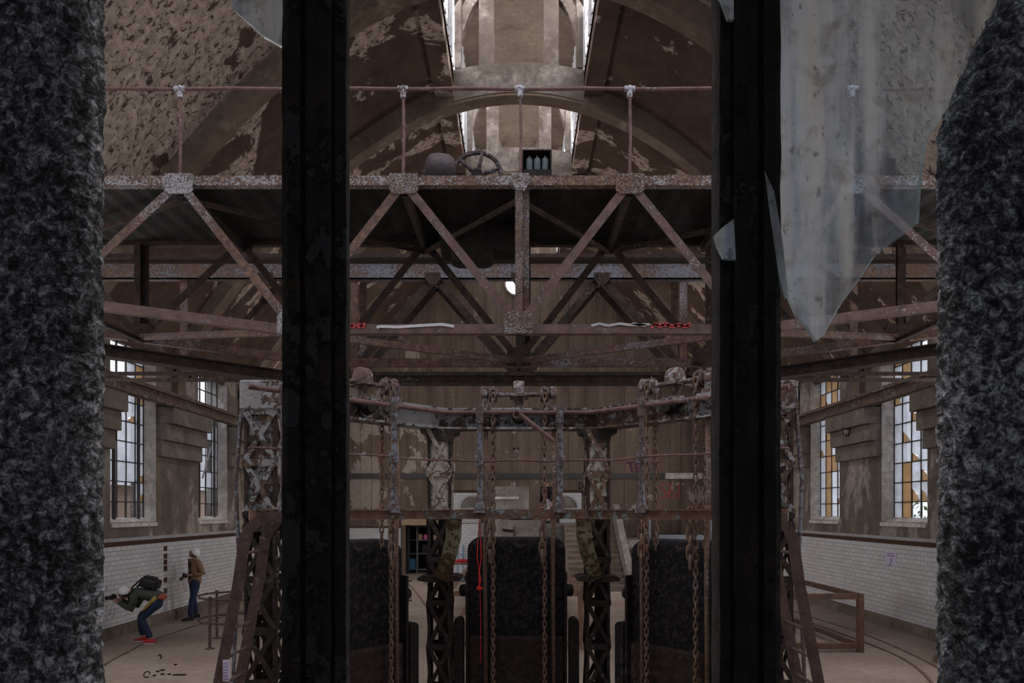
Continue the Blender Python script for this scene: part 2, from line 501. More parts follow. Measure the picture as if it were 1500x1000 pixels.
def glass_edge():
    m, nt, b, out = newmat('glass_broken_edge')
    n = nz(nt, pos(nt), 40, 4, .6)
    setc(nt, b, ramp(nt, n, [(.3, (.25, .30, .30)), (.7, (.55, .62, .64))]), .2, 0, .6)
    tr = nt.nodes.new('ShaderNodeBsdfTransparent'); tr.inputs[0].default_value = (.6, .75, .75, 1)
    mx = nt.nodes.new('ShaderNodeMixShader'); mx.inputs[0].default_value = .5
    nt.links.new(tr.outputs[0], mx.inputs[1]); nt.links.new(b.outputs[0], mx.inputs[2]); nt.links.new(mx.outputs[0], out.inputs[0])
    return m


M['shard_edge'] = glass_edge()


def pane(name, col, trans, transp):
    """window pane: translucent, partly see-through"""
    m, nt, b, out = newmat(name)
    n = nz(nt, pos(nt), 3.5, 6, .6)
    c = ramp(nt, n, [(.3, tuple(x * .78 for x in col)), (.65, col)])
    setc(nt, b, c, .4, 0, .4)
    tl = nt.nodes.new('ShaderNodeBsdfTranslucent'); nt.links.new(c, tl.inputs[0])
    tr = nt.nodes.new('ShaderNodeBsdfTransparent')
    a = nt.nodes.new('ShaderNodeMixShader'); a.inputs[0].default_value = trans
    nt.links.new(b.outputs[0], a.inputs[1]); nt.links.new(tl.outputs[0], a.inputs[2])
    e = nt.nodes.new('ShaderNodeMixShader'); e.inputs[0].default_value = transp
    nt.links.new(a.outputs[0], e.inputs[1]); nt.links.new(tr.outputs[0], e.inputs[2]); nt.links.new(e.outputs[0], out.inputs[0])
    return m


M['pane_white'] = pane('frosted_pane', (.86, .88, .92), .85, .30)
M['pane_amber'] = pane('amber_pane', (.74, .54, .33), .75, .08)
M['pane_dim'] = pane('dimming_pane', (.26, .28, .32), .8, .12)  # grey glass added to tone down the lantern lamps behind it
M['pane_clear'] = pane('clear_pane', (.8, .83, .85), .5, .85)


def brick_out():
    m, nt, b, out = newmat('outdoor_brick')
    g = nt.nodes.new('ShaderNodeNewGeometry'); sx = nt.nodes.new('ShaderNodeSeparateXYZ'); nt.links.new(g.outputs['Position'], sx.inputs[0])
    cb = nt.nodes.new('ShaderNodeCombineXYZ'); nt.links.new(sx.outputs[1], cb.inputs[0]); nt.links.new(sx.outputs[2], cb.inputs[1])
    br = nt.nodes.new('ShaderNodeTexBrick'); br.inputs['Scale'].default_value = 1; br.inputs['Brick Width'].default_value = .3; br.inputs['Row Height'].default_value = .1
    br.inputs['Mortar Size'].default_value = .012
    br.inputs['Color1'].default_value = (.42, .26, .17, 1); br.inputs['Color2'].default_value = (.33, .22, .15, 1); br.inputs['Mortar'].default_value = (.4, .37, .33, 1)
    nt.links.new(cb.outputs[0], br.inputs['Vector']); setc(nt, b, br.outputs[0], .9)
    return m


M['brickout'] = brick_out()
M['leaf'] = plain('leaf_green', (.14, .20, .045), .7, 0, .5, 6)
M['ground'] = plain('outdoor_ground', (.22, .2, .17), .95)
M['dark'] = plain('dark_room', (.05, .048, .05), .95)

# ------------------------------------------------------------------ camera
cam = bpy.data.cameras.new('camera'); co = bpy.data.objects.new('camera', cam); COL.objects.link(co)
cam.sensor_width = 36; cam.lens = 24; cam.clip_start = .02; cam.clip_end = 300
cam.shift_x = -10 / 1500; cam.shift_y = 248 / 1500
co.location = (0, 0, E); co.rotation_euler = (PI / 2, 0, 0)
SC.camera = co

# ------------------------------------------------------------------ the setting
HW = 8.5                       # half width of the hall
YB = 28.65                     # end wall
WIN = [(2.5 + 3.9 * k, 4.3 + 3.9 * k) for k in range(6)]       # window bays along both side walls
WZ0, WZ1 = 2.40, 6.45


def vz(x, top=10.7): return E + top - .095 * x * x             # vault height


mb = MB(); mb.box((-HW - .6, -3.2, -.2), (HW + .6, 31.5, 0)); struct(mb.build('floor', M['floor']))

for s, side in ((-1, 'left'), (1, 'right')):
    mb = plate(rect(.9, 0, YB + .1, 6.55), [rect(a, WZ0, b, WZ1) for a, b in WIN], (s * HW, 0, 0), (0, 1, 0), (0, 0, 1), (s * .6, 0, 0))
    struct(mb.build('wall_' + side, M['wall']))
    # tiled dado with brown band and grey capping
    mb = MB(); mb.box((s * (HW - .03), .95, .2), (s * HW, YB - .01, 2.0)); d = struct(mb.build('trim_1' if s < 0 else 'trim_2', M['tile_y']), 'white glazed tile dado along the %s side wall' % side)
    mb = MB(); mb.box((s * (HW - .045), .95, 1.90), (s * (HW - .012), YB - .01, 2.0)); mb.build('brown_band', M['band'], d)
    mb = MB(); mb.box((s * (HW - .05), .95, 2.0), (s * (HW - .001), YB - .01, 2.07)); mb.build('capping', M['grey_tile'], d)
    if s < 0:
        mb = MB()
        for py in (803, 814, 823, 832, 849, 865):
            yy = 16.35; z = E + (748 - py) * yy / F
            mb.box((-HW + .028, yy - .07, z - .06), (-HW + .045, yy + .07, z + .06))
        mb.build('brown_accent_tile', M['band'], d)
    mb = MB(); mb.box((s * (HW - .10), .95, 0), (s * (HW - .001), YB - .01, .24)); struct(mb.build('baseboard_' + side, M['skirt']))

# window layouts: W frosted, A amber, C clear, . missing; rows from the top, columns from the far jamb
L_A = ["WWWCC", "WAWWC", "WWWCW", "WWWWC", "WWWWC", "WWWWC", "WAWWC", "WAWWC", "WAC.C"]
L_B = ["WAAWC", "AWAWW", "WWWCW", "WWAWW", "WAWWW", "WAAWC", "WAWCW", "WAWWW", "WAWCC"]
L_L1 = ["WWCCC", "AWCCC", "AWWCW", "WWWWW", "WWWWW", "WWWWW", "WWWWW", "W..CC", "C...C"]
L_L2 = ["CCCCC", "CCCCC", "CCCCC", "WWWCC", "W.WWW", "W.WWW", "WW.WW", "CC.CC", "C..CC"]


def cellmats(c): return {'W': 0, 'A': 1, 'C': 2}.get(c)


wi = 2
for s in (-1, 1):
    for k, (a, b) in enumerate(WIN):
        xg = s * (HW + .30)
        w = thing('window_%d' % wi, 'window in the side wall', 'window', (xg, (a + b) / 2, WZ0)); del w['category']
        if s < 0:
            lab = {3: 'tall barred window in the white-tiled wall beside the crouching photographer', 4: 'tall narrow barred window with a slanted pole behind the standing visitor'}
        else:
            lab = {3: 'tall window with frosted and amber panes nearest the rough granite jamb', 4: 'tall window with frosted and amber panes, second from the granite jamb'}
        w['label'] = lab.get(k, 'tall iron window with frosted panes in the %s side wall' % ('left' if s < 0 else 'right')); w['kind'] = 'structure'
        wi += 1
        NC, NR = 5, 9
        fr = MB(); cw = (b - a) / NC; rh = (WZ1 - WZ0) / NR
        for i in range(NC + 1):
            t = .022 if 0 < i < NC else .06
            fr.box((xg - .02, a + i * cw - t / 2, WZ0), (xg + .02, a + i * cw + t / 2, WZ1))
        for j in range(NR + 1):
            t = .024 if 0 < j < NR else .06
            fr.box((xg - .018, a, WZ0 + j * rh - t / 2), (xg + .018, b, WZ0 + j * rh + t / 2))
        if s < 0:   # thick grey uprights of an inner guard
            for fy in (.27, .80):
                y = a + (b - a) * fy
                fr.box((xg + .06, y - .03, WZ0), (xg + .11, y + .03, WZ0 + 2.9))
        fr.build('window_frame', M['window_bar'], w)
        lay = (L_L1 if k == 3 else L_L2 if k == 4 else None) if s < 0 else (L_A if k == 3 else L_B if k == 4 else None)
        gp = MB()
        for r in range(NR):
            for c in range(NC):
                ch = lay[r][c] if lay else R.choice('WWWCCA')
                if ch == '.': continue
                y1 = b - c * cw - .012; y0 = y1 - cw + .024; z1 = WZ1 - r * rh - .012; z0 = z1 - rh + .024
                gp.cur = cellmats(ch)
                if ch == 'W' and R.random() < .22:      # a broken pane: corner gone, amber board behind
                    cx, cz = R.uniform(.35, .65), R.uniform(.3, .7)
                    pl = [(y0, z0), (y0 + (y1 - y0) * cx, z0), (y0 + (y1 - y0) * (cx - .12), z0 + (z1 - z0) * cz * .6), (y1, z0 + (z1 - z0) * cz), (y1, z1), (y0, z1)]
                    gp.prism(pl, (xg - .003, 0, 0), (0, 1, 0), (0, 0, 1), (.006, 0, 0))
                    if s > 0 or k == 3:
                        gp.cur = 1
                        gp.prism([(y0, z0), (y1, z0), (y1, z0 + (z1 - z0) * cz)], (xg + s * .012, 0, 0), (0, 1, 0), (0, 0, 1), (.004, 0, 0))
                else:
                    gp.box((xg - .003, y0, z0), (xg + .003, y1, z1))
        gp.cur = 0
        gp.build('glazing', [M['pane_white'], M['pane_amber'], M['pane_clear']], w)
        # sloping sill and pale reveal lining
        sl = MB(); x0, x1 = s * (HW - .04), s * (HW + .29)
        sl.prism([(x0, WZ0 - .03), (x1, WZ0 + .10), (x1, WZ0 - .06), (x0, WZ0 - .10)], (0, a + .002, 0), (1, 0, 0), (0, 0, 1), (0, b - a - .004, 0))
        sl.build('window_sill', M['reveal'], w)
        rv = MB()
        for yy, t in ((a, .012), (b - .012, .012)):
            rv.box((min(s * (HW + .004), s * (HW + .29)), yy, WZ0), (max(s * (HW + .004), s * (HW + .29)), yy + t, WZ1))
        rv.build('reveal', M['reveal'], w)
        if s < 0 and k == 4:
            pl = MB(); q0 = P(289, 700, 18.6); q1 = P(324, 655, 19.3); q0.x = -8.62; q1.x = -8.7
            pl.tube([q0, q1], .025, 6); tag(pl.build('slanted_pole', M['grey_tile']), 'thin pale pole leaning across the narrow barred window', 'pole')

# stepped corbels on every pier, ribs above
tn = 3
PIER = [(WIN[k][1] + .02, WIN[k + 1][0] - .02) for k in range(5)] + [(WIN[5][1] + .02, WIN[5][1] + 2.1)]
for s in (-1, 1):
    for (a, b) in PIER:
        mb = MB()
        for z0, z1, pr in ((3.93, 4.31, .13), (4.31, 4.70, .26), (4.70, 5.10, .40)):
            mb.box((s * (HW - pr), a, z0), (s * (HW + .02), b, z1))
        struct(mb.build('trim_%d' % tn, M['corbel'], bevel=.02), 'three-stepped concrete corbel on a side wall pier'); tn += 1

# vault shell
for s, side in ((-1, 'left'), (1, 'right')):
    mb = MB()
    ys = [(1.0, 9.5, 6.0), (9.5, YB, 1.6)]
    for y0, y1, xin in ys:
        n = 22; xs = [xin + (HW + .12 - xin) * i / n for i in range(n + 1)]
        low = [(s * x, y0, vz(x)) for x in xs]; high = [(s * x, y0, vz(x) + .25) for x in xs]
        mb.strip(low, high, (0, y1 - y0, 0))
    # edge beam beside the lantern
    mb.box((s * 1.6, 9.5, E + 10.16), (s * 2.05, YB, E + 10.75))
    struct(mb.build('ceiling' if s < 0 else 'ceiling.001', M['vault'], smooth='auto'))
RIBS = [9.15, 13.05, 16.95, 20.85, 24.75]
for y in RIBS:
    mb = MB(); n = 48; xs = [-HW - .1 + (2 * HW + .2) * i / n for i in range(n + 1)]
    def topz(x):
        if abs(x) < 1.6: return E + 10.98 - .07 * x * x
        return vz(x) + .1
    xs = sorted(set(xs + [-1.601, -1.6, 1.6, 1.601]))
    low = [(x, y - .2, vz(x, 10.2)) for x in xs]; high = [(x, y - .2, topz(x)) for x in xs]
    mb.strip(low, high, (0, .4, 0))
    if y > 9.2:   # side arches of the rib continue as wall strips
        for s in (-1, 1): mb.box((s * (HW - .14), y - .2, 5.45), (s * (HW + .05), y + .2, 6.3))
    struct(mb.build('trim_%d' % tn, M['rib']), 'parabolic plastered rib across the vault'); tn += 1
    # cross frame in the lantern: two posts, two curved braces
    if y > 12:
        mb = MB()
        mb.strip([(x, y - .215, vz(x, 10.27)) for x in [-1.6 + .1 * i for i in range(33)]], [(x, y - .215, E + 10.985 - .07 * x * x) for x in [-1.6 + .1 * i for i in range(33)]], (0, .43, 0))
        for s in (-1, 1):
            mb.box((s * .62, y - .18, E + 10.9), (s * .98, y + .18, E + 13.4))
            pts = [(s * (.95 + .6 * t), y, E + 12.75 - 1.15 * t * t) for t in [i / 8 for i in range(9)]]
            for p, q in zip(pts, pts[1:]): mb.bar(p, q, .24, .24, (0, 1, 0))
            mb.box((s * 1.42, y - .16, E + 10.9), (s * 1.58, y + .16, E + 13.2))
        struct(mb.build('trim_%d' % tn, M['lantern'], smooth='auto'), 'pale plastered cross frame of the roof lantern'); tn += 1
# lantern roof and glazed sides
mb = MB(); xs = [-1.9 + 3.8 * i / 12 for i in range(13)]
mb.strip([(x, 9.5, E + 13.35 - .09 * x * x) for x in xs], [(x, 9.5, E + 13.5 - .09 * x * x) for x in xs], (0, YB - 9.5, 0))
struct(mb.build('ceiling.002', M['lantern_roof'], smooth='auto'))
for s in (-1, 1):
    w = thing('window_%d' % wi, 'roof lantern glazing', 'window', (s * 1.64, 19, E + 10.75)); del w['category']; wi += 1
    w['label'] = 'long strip of lantern glazing with pale bars, %s side of the roof' % ('left' if s < 0 else 'right'); w['kind'] = 'structure'
    mb = MB()
    y = 9.5
    while y < YB:
        mb.box((min(s * 1.57, s * 1.69), y - .035, E + 10.75), (max(s * 1.57, s * 1.69), y + .035, E + 13.1)); y += .35
    for z in (10.78, 11.5, 12.25, 13.05): mb.box((min(s * 1.6, s * 1.68), 9.5, E + z - .04), (max(s * 1.6, s * 1.68), YB, E + z + .04))
    mb.build('window_frame', M['lantern_bar'], w)
    gp = MB(); y = 9.5
    while y < YB - .5:
        for z in (10.8, 11.52, 12.27):
            if R.random() < .8: gp.cur = 0 if R.random() < .7 else 1; gp.box((s * 1.638, y + .035, E + z + .03), (s * 1.643, y + .315, E + z + .66))
        y += .35
    gp.cur = 0; gp.build('glazing', [M['pane_dim'], M['pane_clear']], w)
# unseen roof opening over the near bays, added to let light in (bars only)
mb = MB()
for i in range(13):
    x = -6 + i
    mb.box((x - .04, 1.0, vz(x) + .02), (x + .04, 9.6, vz(x) + .14))
for y in (1.5, 4.2, 6.9, 9.5):
    xs = [-6 + .5 * i for i in range(25)]
    mb.strip([(x, y - .05, vz(x) - .06) for x in xs], [(x, y - .05, vz(x) + .04) for x in xs], (0, .1, 0))
struct(mb.build('trim_%d' % tn, M['truss_dark']), 'glazing bars of an unseen roof opening added for light'); tn += 1

# end wall with oculus and a low store recess
arch = [(-HW - .1, 0), (HW + .1, 0)] + [(x, vz(x, 10.72)) for x in [HW + .1 - (2 * HW + .2) * i / 40 for i in range(41)]]
ocz = E + (748 - 415) * YB / F; ocx = (757 - 760) * YB / F
mb = plate(arch, [circ(ocx, ocz, .50), rect(-4.75, .0005, -3.0, 2.05)], (0, YB, 0), (1, 0, 0), (0, 0, 1), (0, .4, 0))
wb = struct(mb.build('wall_back', M['back']))
# gable above the vault at the lantern
mb = MB(); mb.box((-1.9, YB - .05, E + 10.4), (1.9, YB + .2, E + 13.6)); struct(mb.build('trim_%d' % tn, M['back']), 'end gable of the roof lantern'); tn += 1
mb = MB(); mb.lathe([(.50, -.02), (.56, -.02), (.56, .02), (.50, .02)], (ocx, YB - .02, ocz), (0, 1, 0), 32)
mb = MB(); mb.tube([(ocx + .52 * math.cos(t), YB - .02, ocz + .52 * math.sin(t)) for t in [2 * PI * i / 32 for i in range(32)]], .05, 8, True)
o = struct(mb.build('window_%d' % wi, M['rib']), 'round oculus high in the end wall'); wi += 1
# dark band (duct) along the end wall
mb = MB(); mb.box((-7.5, YB - .16, E + 1.34), (6.1, YB - .002, E + 1.56)); struct(mb.build('trim_%d' % tn, M['duct']), 'dark grey duct along the end wall'); tn += 1
mb = MB(); mb.box((6.12, YB - .16, E + 1.34), (8.4, YB - .002, E + 1.58)); struct(mb.build('trim_%d' % tn, M['reveal']), 'pale duct along the end wall'); tn += 1
# tiled dado of the end wall
mb = MB(); mb.box((-8.4, YB - .04, .15), (-4.95, YB - .002, 2.0)); d = struct(mb.build('trim_%d' % tn, M['tile_x']), 'white tile dado on the end wall'); tn += 1
mb = MB(); mb.box((-8.4, YB - .06, 1.93), (-4.95, YB - .03, 2.02)); mb.build('brown_band', M['band'], d)
mb = MB(); mb.box((-4.9, YB - .12, 2.05), (-2.85, YB - .001, 2.42)); struct(mb.build('trim_%d' % tn, M['card']), 'pale board lintel over the dark store recess'); tn += 1
# recess box
mb = MB()
mb.box((-4.85, 30.4, 0), (-2.9, 30.5, 2.2)); mb.box((-4.85, YB + .4, 0), (-4.75, 30.5, 2.2)); mb.box((-3.0, YB + .4, 0), (-2.9, 30.5, 2.2)); mb.box((-4.85, YB + .4, 2.06), (-2.9, 30.5, 2.2))
struct(mb.build('wall_recess', M['dark']))

# graffiti strokes ---------------------------------------------------------
def strokes(lines, o, ux, uy, nrm, w, scale):
    mb = MB(); o = V(o); ux = V(ux); uy = V(uy); nrm = V(nrm)
    for ln in lines:
        pts = [o + ux * (a * scale) + uy * (b * scale) for a, b in ln]
        for p, q in zip(pts, pts[1:]):
            mb.bar(p + nrm * .004, q + nrm * .004, w, .008, nrm)
    return mb


def arcpts(cx, cy, r, a0, a1, n=8, ry=None):
    ry = ry or r
    return [(cx + r * math.cos(math.radians(a0 + (a1 - a0) * i / n)), cy + ry * math.sin(math.radians(a0 + (a1 - a0) * i / n))) for i in range(n + 1)]


q = P(917, 691, YB - .01); sc = YB / F
T = [[(0, 13), (12, 14)], [(6, 13), (9, 0)]]
EE = [[(22, 12), (14, 12), (15, 0), (24, 1)], [(15, 6), (21, 6)]]
S1 = [[(34, 12), (28, 12), (28, 7), (34, 5), (33, 1), (27, 0)]]
T2 = [[(36, 13), (50, 14)], [(42, 13), (46, 0)]]
strokes(T + EE + S1 + T2, q, (1, 0, 0), (0, 0, 1), (0, -1, 0), .065, sc).build('purple_graffiti', M['purple'], wb)
q = P(966, 733, YB - .01)
SS = [[(16, 24), (4, 24), (1, 20), (4, 16), (9, 13), (8, 6), (2, 3), (0, 7)], [(18, 25), (15, 15), (10, 3)], [(12, 6), (18, 14), (23, 10), (22, 4), (16, 3), (14, 6)], [(29, 25), (28, 1)]]
strokes(SS, q, (1, 0, 0), (0, 0, 1), (0, -1, 0), .038, sc).build('red_graffiti', M['redpaint'], wb)
q = P(848, 744, YB - .01)
DA = [[(0, 28), (1, 38), (5, 37), (6, 30), (0, 28)], [(0, 17), (5, 26)], [(1, 22), (7, 24), (6, 17)], [(6, 12), (1, 11), (5, 6), (1, 1), (0, 3)]]
strokes(DA, q, (1, 0, 0), (0, 0, 1), (0, -1, 0), .06, sc).build('black_graffiti', M['blackpaint'], wb)
for px in (753, 759):
    mb = MB(); mb.lathe([(.055, -.01), (.055, .01)], P(px, 657, YB - .005), (0, 1, 0), 12); mb.build('vent_hole', M['black'], wb)

# platform at the end of the hall
PZ = 2.15
mb = MB(); mb.box((-2.75, 26.2, 0), (1.68, YB - .01, PZ)); mb.box((1.68, 26.25, 0), (3.75, YB - .01, PZ)); mb.box((3.75, 25.4, 0), (8.4, YB - .01, 1.55))
struct(mb.build('trim_%d' % tn, M['conc']), 'raised concrete platform at the end of the hall'); tn += 1
mb = MB(); mb.box((-2.75, 26.15, .2), (-1.55, 26.2, PZ)); mb.box((1.7, YB - .08, PZ), (2.62, YB - .01, E + .86)); mb.box((-2.75, YB - .08, PZ), (-1.6, YB - .01, E + .86))
d = struct(mb.build('trim_%d' % tn, M['tile_x']), 'white tile panels on the platform'); tn += 1
mb = MB(); mb.box((1.7, YB - .1, E + .76), (2.62, YB - .06, E + .87)); mb.box((-2.75, YB - .1, E + .76), (-1.6, YB - .06, E + .87)); mb.build('brown_band', M['band'], d)
for cx in (-1.95, 1.95):
    mb = MB(); c = V((cx, YB - .10, E + .12))
    mb.tube([c + V((.5 * math.cos(t), 0, .5 * math.sin(t))) for t in [PI * i / 18 for i in range(19)]], .05, 8)
    mb.build('niche_arch', M['grey_tile'], d)
    mb = MB(); mb.prism([(.46 * math.cos(t), .46 * math.sin(t)) for t in [PI * i / 18 for i in range(19)]], c, (1, 0, 0), (0, 0, 1), (0, .03, 0)); mb.build('niche_back', M['conc'], d)
    mb = MB(); mb.lathe([(.1, -.02), (.1, .02)], c + V((.18 * (1 if cx < 0 else -1), -.02, .12)), (0, 1, 0), 14); mb.build('niche_hole', M['black'], d)

# staircase up to the platform
st = thing('staircase', 'broad stone staircase rising to the platform behind the iron columns', 'staircase', (2.65, 24, 0))
mb = MB(); n = 12
for i in range(n):
    mb.box((1.72, 22.6 + .3 * i, 0), (3.55, 22.6 + .3 * (i + 1), PZ * (i + 1) / n))
    mb.box((1.70, 22.57 + .3 * i, PZ * (i + 1) / n - .05), (3.55, 22.7 + .3 * i, PZ * (i + 1) / n + .012))
mb.build('steps', M['stair'], st)
mb = MB(); mb.prism([(22.4, 0), (26.2, 0), (26.2, PZ + .75), (25.9, PZ + .75), (22.4, .55)], (3.58, 0, 0), (0, 1, 0), (0, 0, 1), (.22, 0, 0)); mb.build('parapet', M['conc'], st)

mb = MB(); mb.prism([(0, 0), (1.0, 0), (.75, .30), (.35, 1.35), (0, 1.4)], (4.35, 25.0, 1.0), (1, 0, 0), (0, 0, 1), (0, .3, 0))
o = mb.build('sloped_block', M['reveal']); o2 = tag(o, 'pale sloped concrete block right of the broad stone staircase', 'block')
for v in o.data.vertices: v.co.z -= 1.0
# concrete plinth and machine remains on the platform
b = thing('concrete_plinth', 'grey concrete plinth with a ledge standing on the platform behind the middle gate', 'plinth', (-.1, 26.6, PZ))
mb = MB(); mb.box((-1.1, 26.4, PZ), (.65, 27.4, PZ + .42)); mb.box((-1.0, 26.6, PZ + .5), (.4, 27.3, PZ + 1.45)); mb.build('body', M['conc'], b, bevel=.02)
mb = MB(); mb.box((-1.2, 26.3, PZ + .42), (.70, 27.5, PZ + .50)); mb.box((-1.05, 26.5, PZ + .95), (.0, 27.35, PZ + 1.05)); mb.build('ledge', M['reveal'], b, bevel=.02)
mb = MB(); mb.box((-.35, 26.3, PZ + .08), (.55, 26.4, PZ + .3)); mb.build('dark_slot', M['black'], b)
b = thing('concrete_block', 'grey concrete block with two wooden drawers in front of the platform', 'block', (-.2, 25.6, 0))
mb = MB(); mb.box((-1.15, 25.4, 0), (.85, 26.1, 2.3)); mb.build('body', M['conc'], b, bevel=.02)
for x in (-.62, .28):
    mb = MB(); mb.box((x - .4, 25.34, 1.6), (x + .4, 25.41, 2.1)); mb.build('drawer', M['conc'], b, bevel=.01)
mb = MB(); mb.tube([(-.6, 25.3, 1.95), (-.2, 25.3, 1.9)], .05, 8); mb.build('handle', M['dark_iron'], b)
b = thing('work_table', 'grey table on the raised floor beyond the gate right of the staircase', 'table', (5.6, 26.2, 1.55))
mb = MB(); mb.box((4.9, 25.9, 2.58), (7.4, 26.9, 2.66)); mb.build('tabletop', M['reveal'], b)
for x in (4.98, 7.32):
    for y in (25.98, 26.82):
        mb = MB(); mb.box((x - .04, y - .04, 1.55), (x + .04, y + .04, 2.58)); mb.build('leg', M['grey_steel'], b)
mb = MB(); mb.box((5.2, 25.45, 1.55), (6.9, 25.85, 1.75)); tag(mb.build('steel_trough', M['grey_steel'], bevel=.02), 'long low grey steel trough on the floor under the grey table', 'trough')

# ------------------------------------------------------------------ crane runway beams along both walls
for s in (-1, 1):
    b = thing('runway_beam', 'long rusty runway beam on stepped corbels along the wall %s' % ('behind the two photographers' if s < 0 else 'with the caged lamp'), 'beam', (s * 8.17, 14, 5.1), 'crane runway beams')
    mb = MB(); x = s * 8.17
    mb.box((x - .11, 1.2, 5.10), (x + .11, 27.5, 5.14)); mb.box((x - .11, 1.2, 5.34), (x + .11, 27.5, 5.38)); mb.box((x - .02, 1.2, 5.14), (x + .02, 27.5, 5.34))
    mb.build('girder', M['rail_beam'], b)
    mb = MB(); mb.box((x - .035, 1.2, 5.38), (x + .035, 27.5, 5.44)); mb.build('rail', M['rail_beam'], b)
# caged lamp on the right corbel, small box on beam
lp = P(1238, 632, 17.05); lp.x = 8.2
b = thing('caged_lamp', 'caged bulkhead lamp on the stepped corbel between the two amber windows', 'lamp', tuple(lp))
mb = MB(); mb.lathe([(.09, -.02), (.10, .0), (.11, .06), (.05, .08)], lp + V((0, 0, .06)), (0, 0, 1), 14); mb.bar(lp + V((0, 0, .12)), lp + V((.12, 0, .16)), .08, .08); mb.build('housing', M['dark_iron'], b, smooth='auto')
mb = MB(); mb.ball(lp, .085, 12, 8, (1, 1, 1.2)); mb.build('glass', M['grey_tile'], b, smooth=True)
mb = MB()
for k in range(4):
    a = PI * k / 4
    mb.tube([lp + V((.10 * math.cos(a) * math.sin(t), .10 * math.sin(a) * math.sin(t), -.13 * math.cos(t) + .02)) for t in [-1.5 + 3 * i / 10 for i in range(11)]], .008, 5)
mb.build('cage', M['dark_iron'], b)
q = P(1173, 632, 20.6); q.x = 8.05
b = thing('junction_box', 'small pale box hanging on a strap below the runway beam', 'box', tuple(q))
mb = MB(); mb.box(q + V((-.08, -.08, -.28)), q + V((.06, .08, .08))); mb.build('body', M['reveal'], b, bevel=.01)
mb = MB(); mb.box(q + V((-.01, -.03, .08)), q + V((.01, .03, .36))); mb.build('strap', M['dark_iron'], b)

# ------------------------------------------------------------------ truss bridge
TZ, LZ = E + 4.17, E + 2.32                       # chord heights
TOPN = [-7.4, -4.22, -1.43, 1.38, 4.17, 7.35]
LOWN = [-5.75, -2.82, 0.0, 2.82, 5.75]


def lz(x): return LZ + max(0, abs(x) - 2.95) * .13


def angle_bar(mb, p0, p1, w=.10, t=.014, depth=.07, up=None):
    """T section: flat face toward -y and a fin behind"""
    p0 = V(p0); p1 = V(p1); d = (p1 - p0).normalized()
    u = V((0, 1, 0)).cross(d).normalized() if up is None else V(up)
    mb.bar(p0, p1, t, w, u)
    mb.bar(p0 + V((0, depth / 2, 0)), p1 + V((0, depth / 2, 0)), depth, t * 1.4, u)
    return mb


def rivets(mb, pts, y, r=.014):
    for x, z in pts: mb.ball((x, y, z), r, 6, 4)


def girder(root, y, mats, full=True, verts=(0.0,), top_h=.12, gus=True, low=True, xr=8.10, diag_w=.105):
    mt, ml, md, mv, mg = mats
    mb = MB(); mb.box((-xr, y - .008, TZ - top_h), (xr, y + .008, TZ)); mb.box((-xr, y, TZ - .014), (xr, y + .12, TZ)); mb.box((-xr, y, TZ - top_h), (xr, y + .10, TZ - top_h + .012))
    mb.build('top_chord', mt, root)
    if low:
        mb = MB(); xs = [-xr, -2.95, 2.95, xr]
        for a, b in zip(xs, xs[1:]):
            p = V((a, y, lz(a) - .055)); q = V((b, y, lz(b) - .055))
            mb.bar(p, q, .016, .115); mb.bar(p + V((0, .06, -.05)), q + V((0, .06, -.05)), .12, .014)
        mb.build('bottom_chord', ml, root)
    nodes = sorted([(x, 1) for x in TOPN] + [(x, 0) for x in LOWN])
    for (x0, t0), (x1, t1) in zip(nodes, nodes[1:]):
        p = V((x0, y - .012, TZ - .09 if t0 else lz(x0) - .02)); q = V((x1, y - .012, TZ - .09 if t1 else lz(x1) - .02))
        d = (q - p).normalized()
        mb = MB(); angle_bar(mb, p + d * .06, q - d * .06, diag_w); mb.build('diagonal', md[0] if p.x < -1.5 or q.x < -1.5 else md[1], root)
    for x in verts:
        mb = MB(); zb = lz(x) - .02
        mb.box((x - .045, y - .03, zb), (x + .045, y - .016, TZ - .1)); mb.box((x - .006, y - .016, zb), (x + .006, y + .08, TZ - .1)); mb.box((x - .02, y + .06, zb), (x + .13, y + .075, TZ - .1))
        mb.build('vertical', mv, root)
    if gus:
        for x in TOPN:
            mb = MB(); mb.prism([(-.175, .015), (.175, .015), (.175, -.19), (.13, -.235), (-.13, -.235), (-.175, -.19)], (x, y - .036, TZ), (1, 0, 0), (0, 0, 1), (0, .018, 0))
            rivets(mb, [(x + a, TZ + c) for a in (-.12, 0, .12) for c in (-.05, -.16)], y - .036); mb.build('gusset_plate', mg, root)
        for x in LOWN:
            z = lz(x) - .06
            mb = MB(); mb.prism([(-.18, -.06), (.18, -.06), (.18, .16), (.12, .22), (-.12, .22), (-.18, .16)], (x, y - .036, z), (1, 0, 0), (0, 0, 1), (0, .018, 0))
            rivets(mb, [(x + a, z + c) for a in (-.12, 0, .12) for c in (0, .12)], y - .036); mb.build('gusset_plate', mg, root)
        mb = MB(); mb.prism([(-.11, .01), (.11, .01), (.11, -.07), (.06, -.2), (-.06, -.2), (-.11, -.07)], (0.02, y - .05, TZ), (1, 0, 0), (0, 0, 1), (0, .018, 0)); rivets(mb, [(-.05, TZ - .05), (.09, TZ - .05), (.02, TZ - .14)], y - .05); mb.build('gusset_plate', mg, root)


YA, YBG = 8.5, 10.4
br = thing('truss_bridge', 'rusty riveted truss footbridge with pipe handrail crossing the hall', 'bridge', (0, YA, LZ))
girder(br, YA, (M['truss_flaky'], M['truss_plain'], (M['truss'], M['truss_plain']), M['truss'], M['gusset']))
girder(br, YBG, (M['truss_dark'], M['truss'], (M['truss_dark'], M['truss_dark']), M['truss_dark'], M['truss_dark']), verts=(-5.8, -2.85, 0.05, 2.88, 5.8))
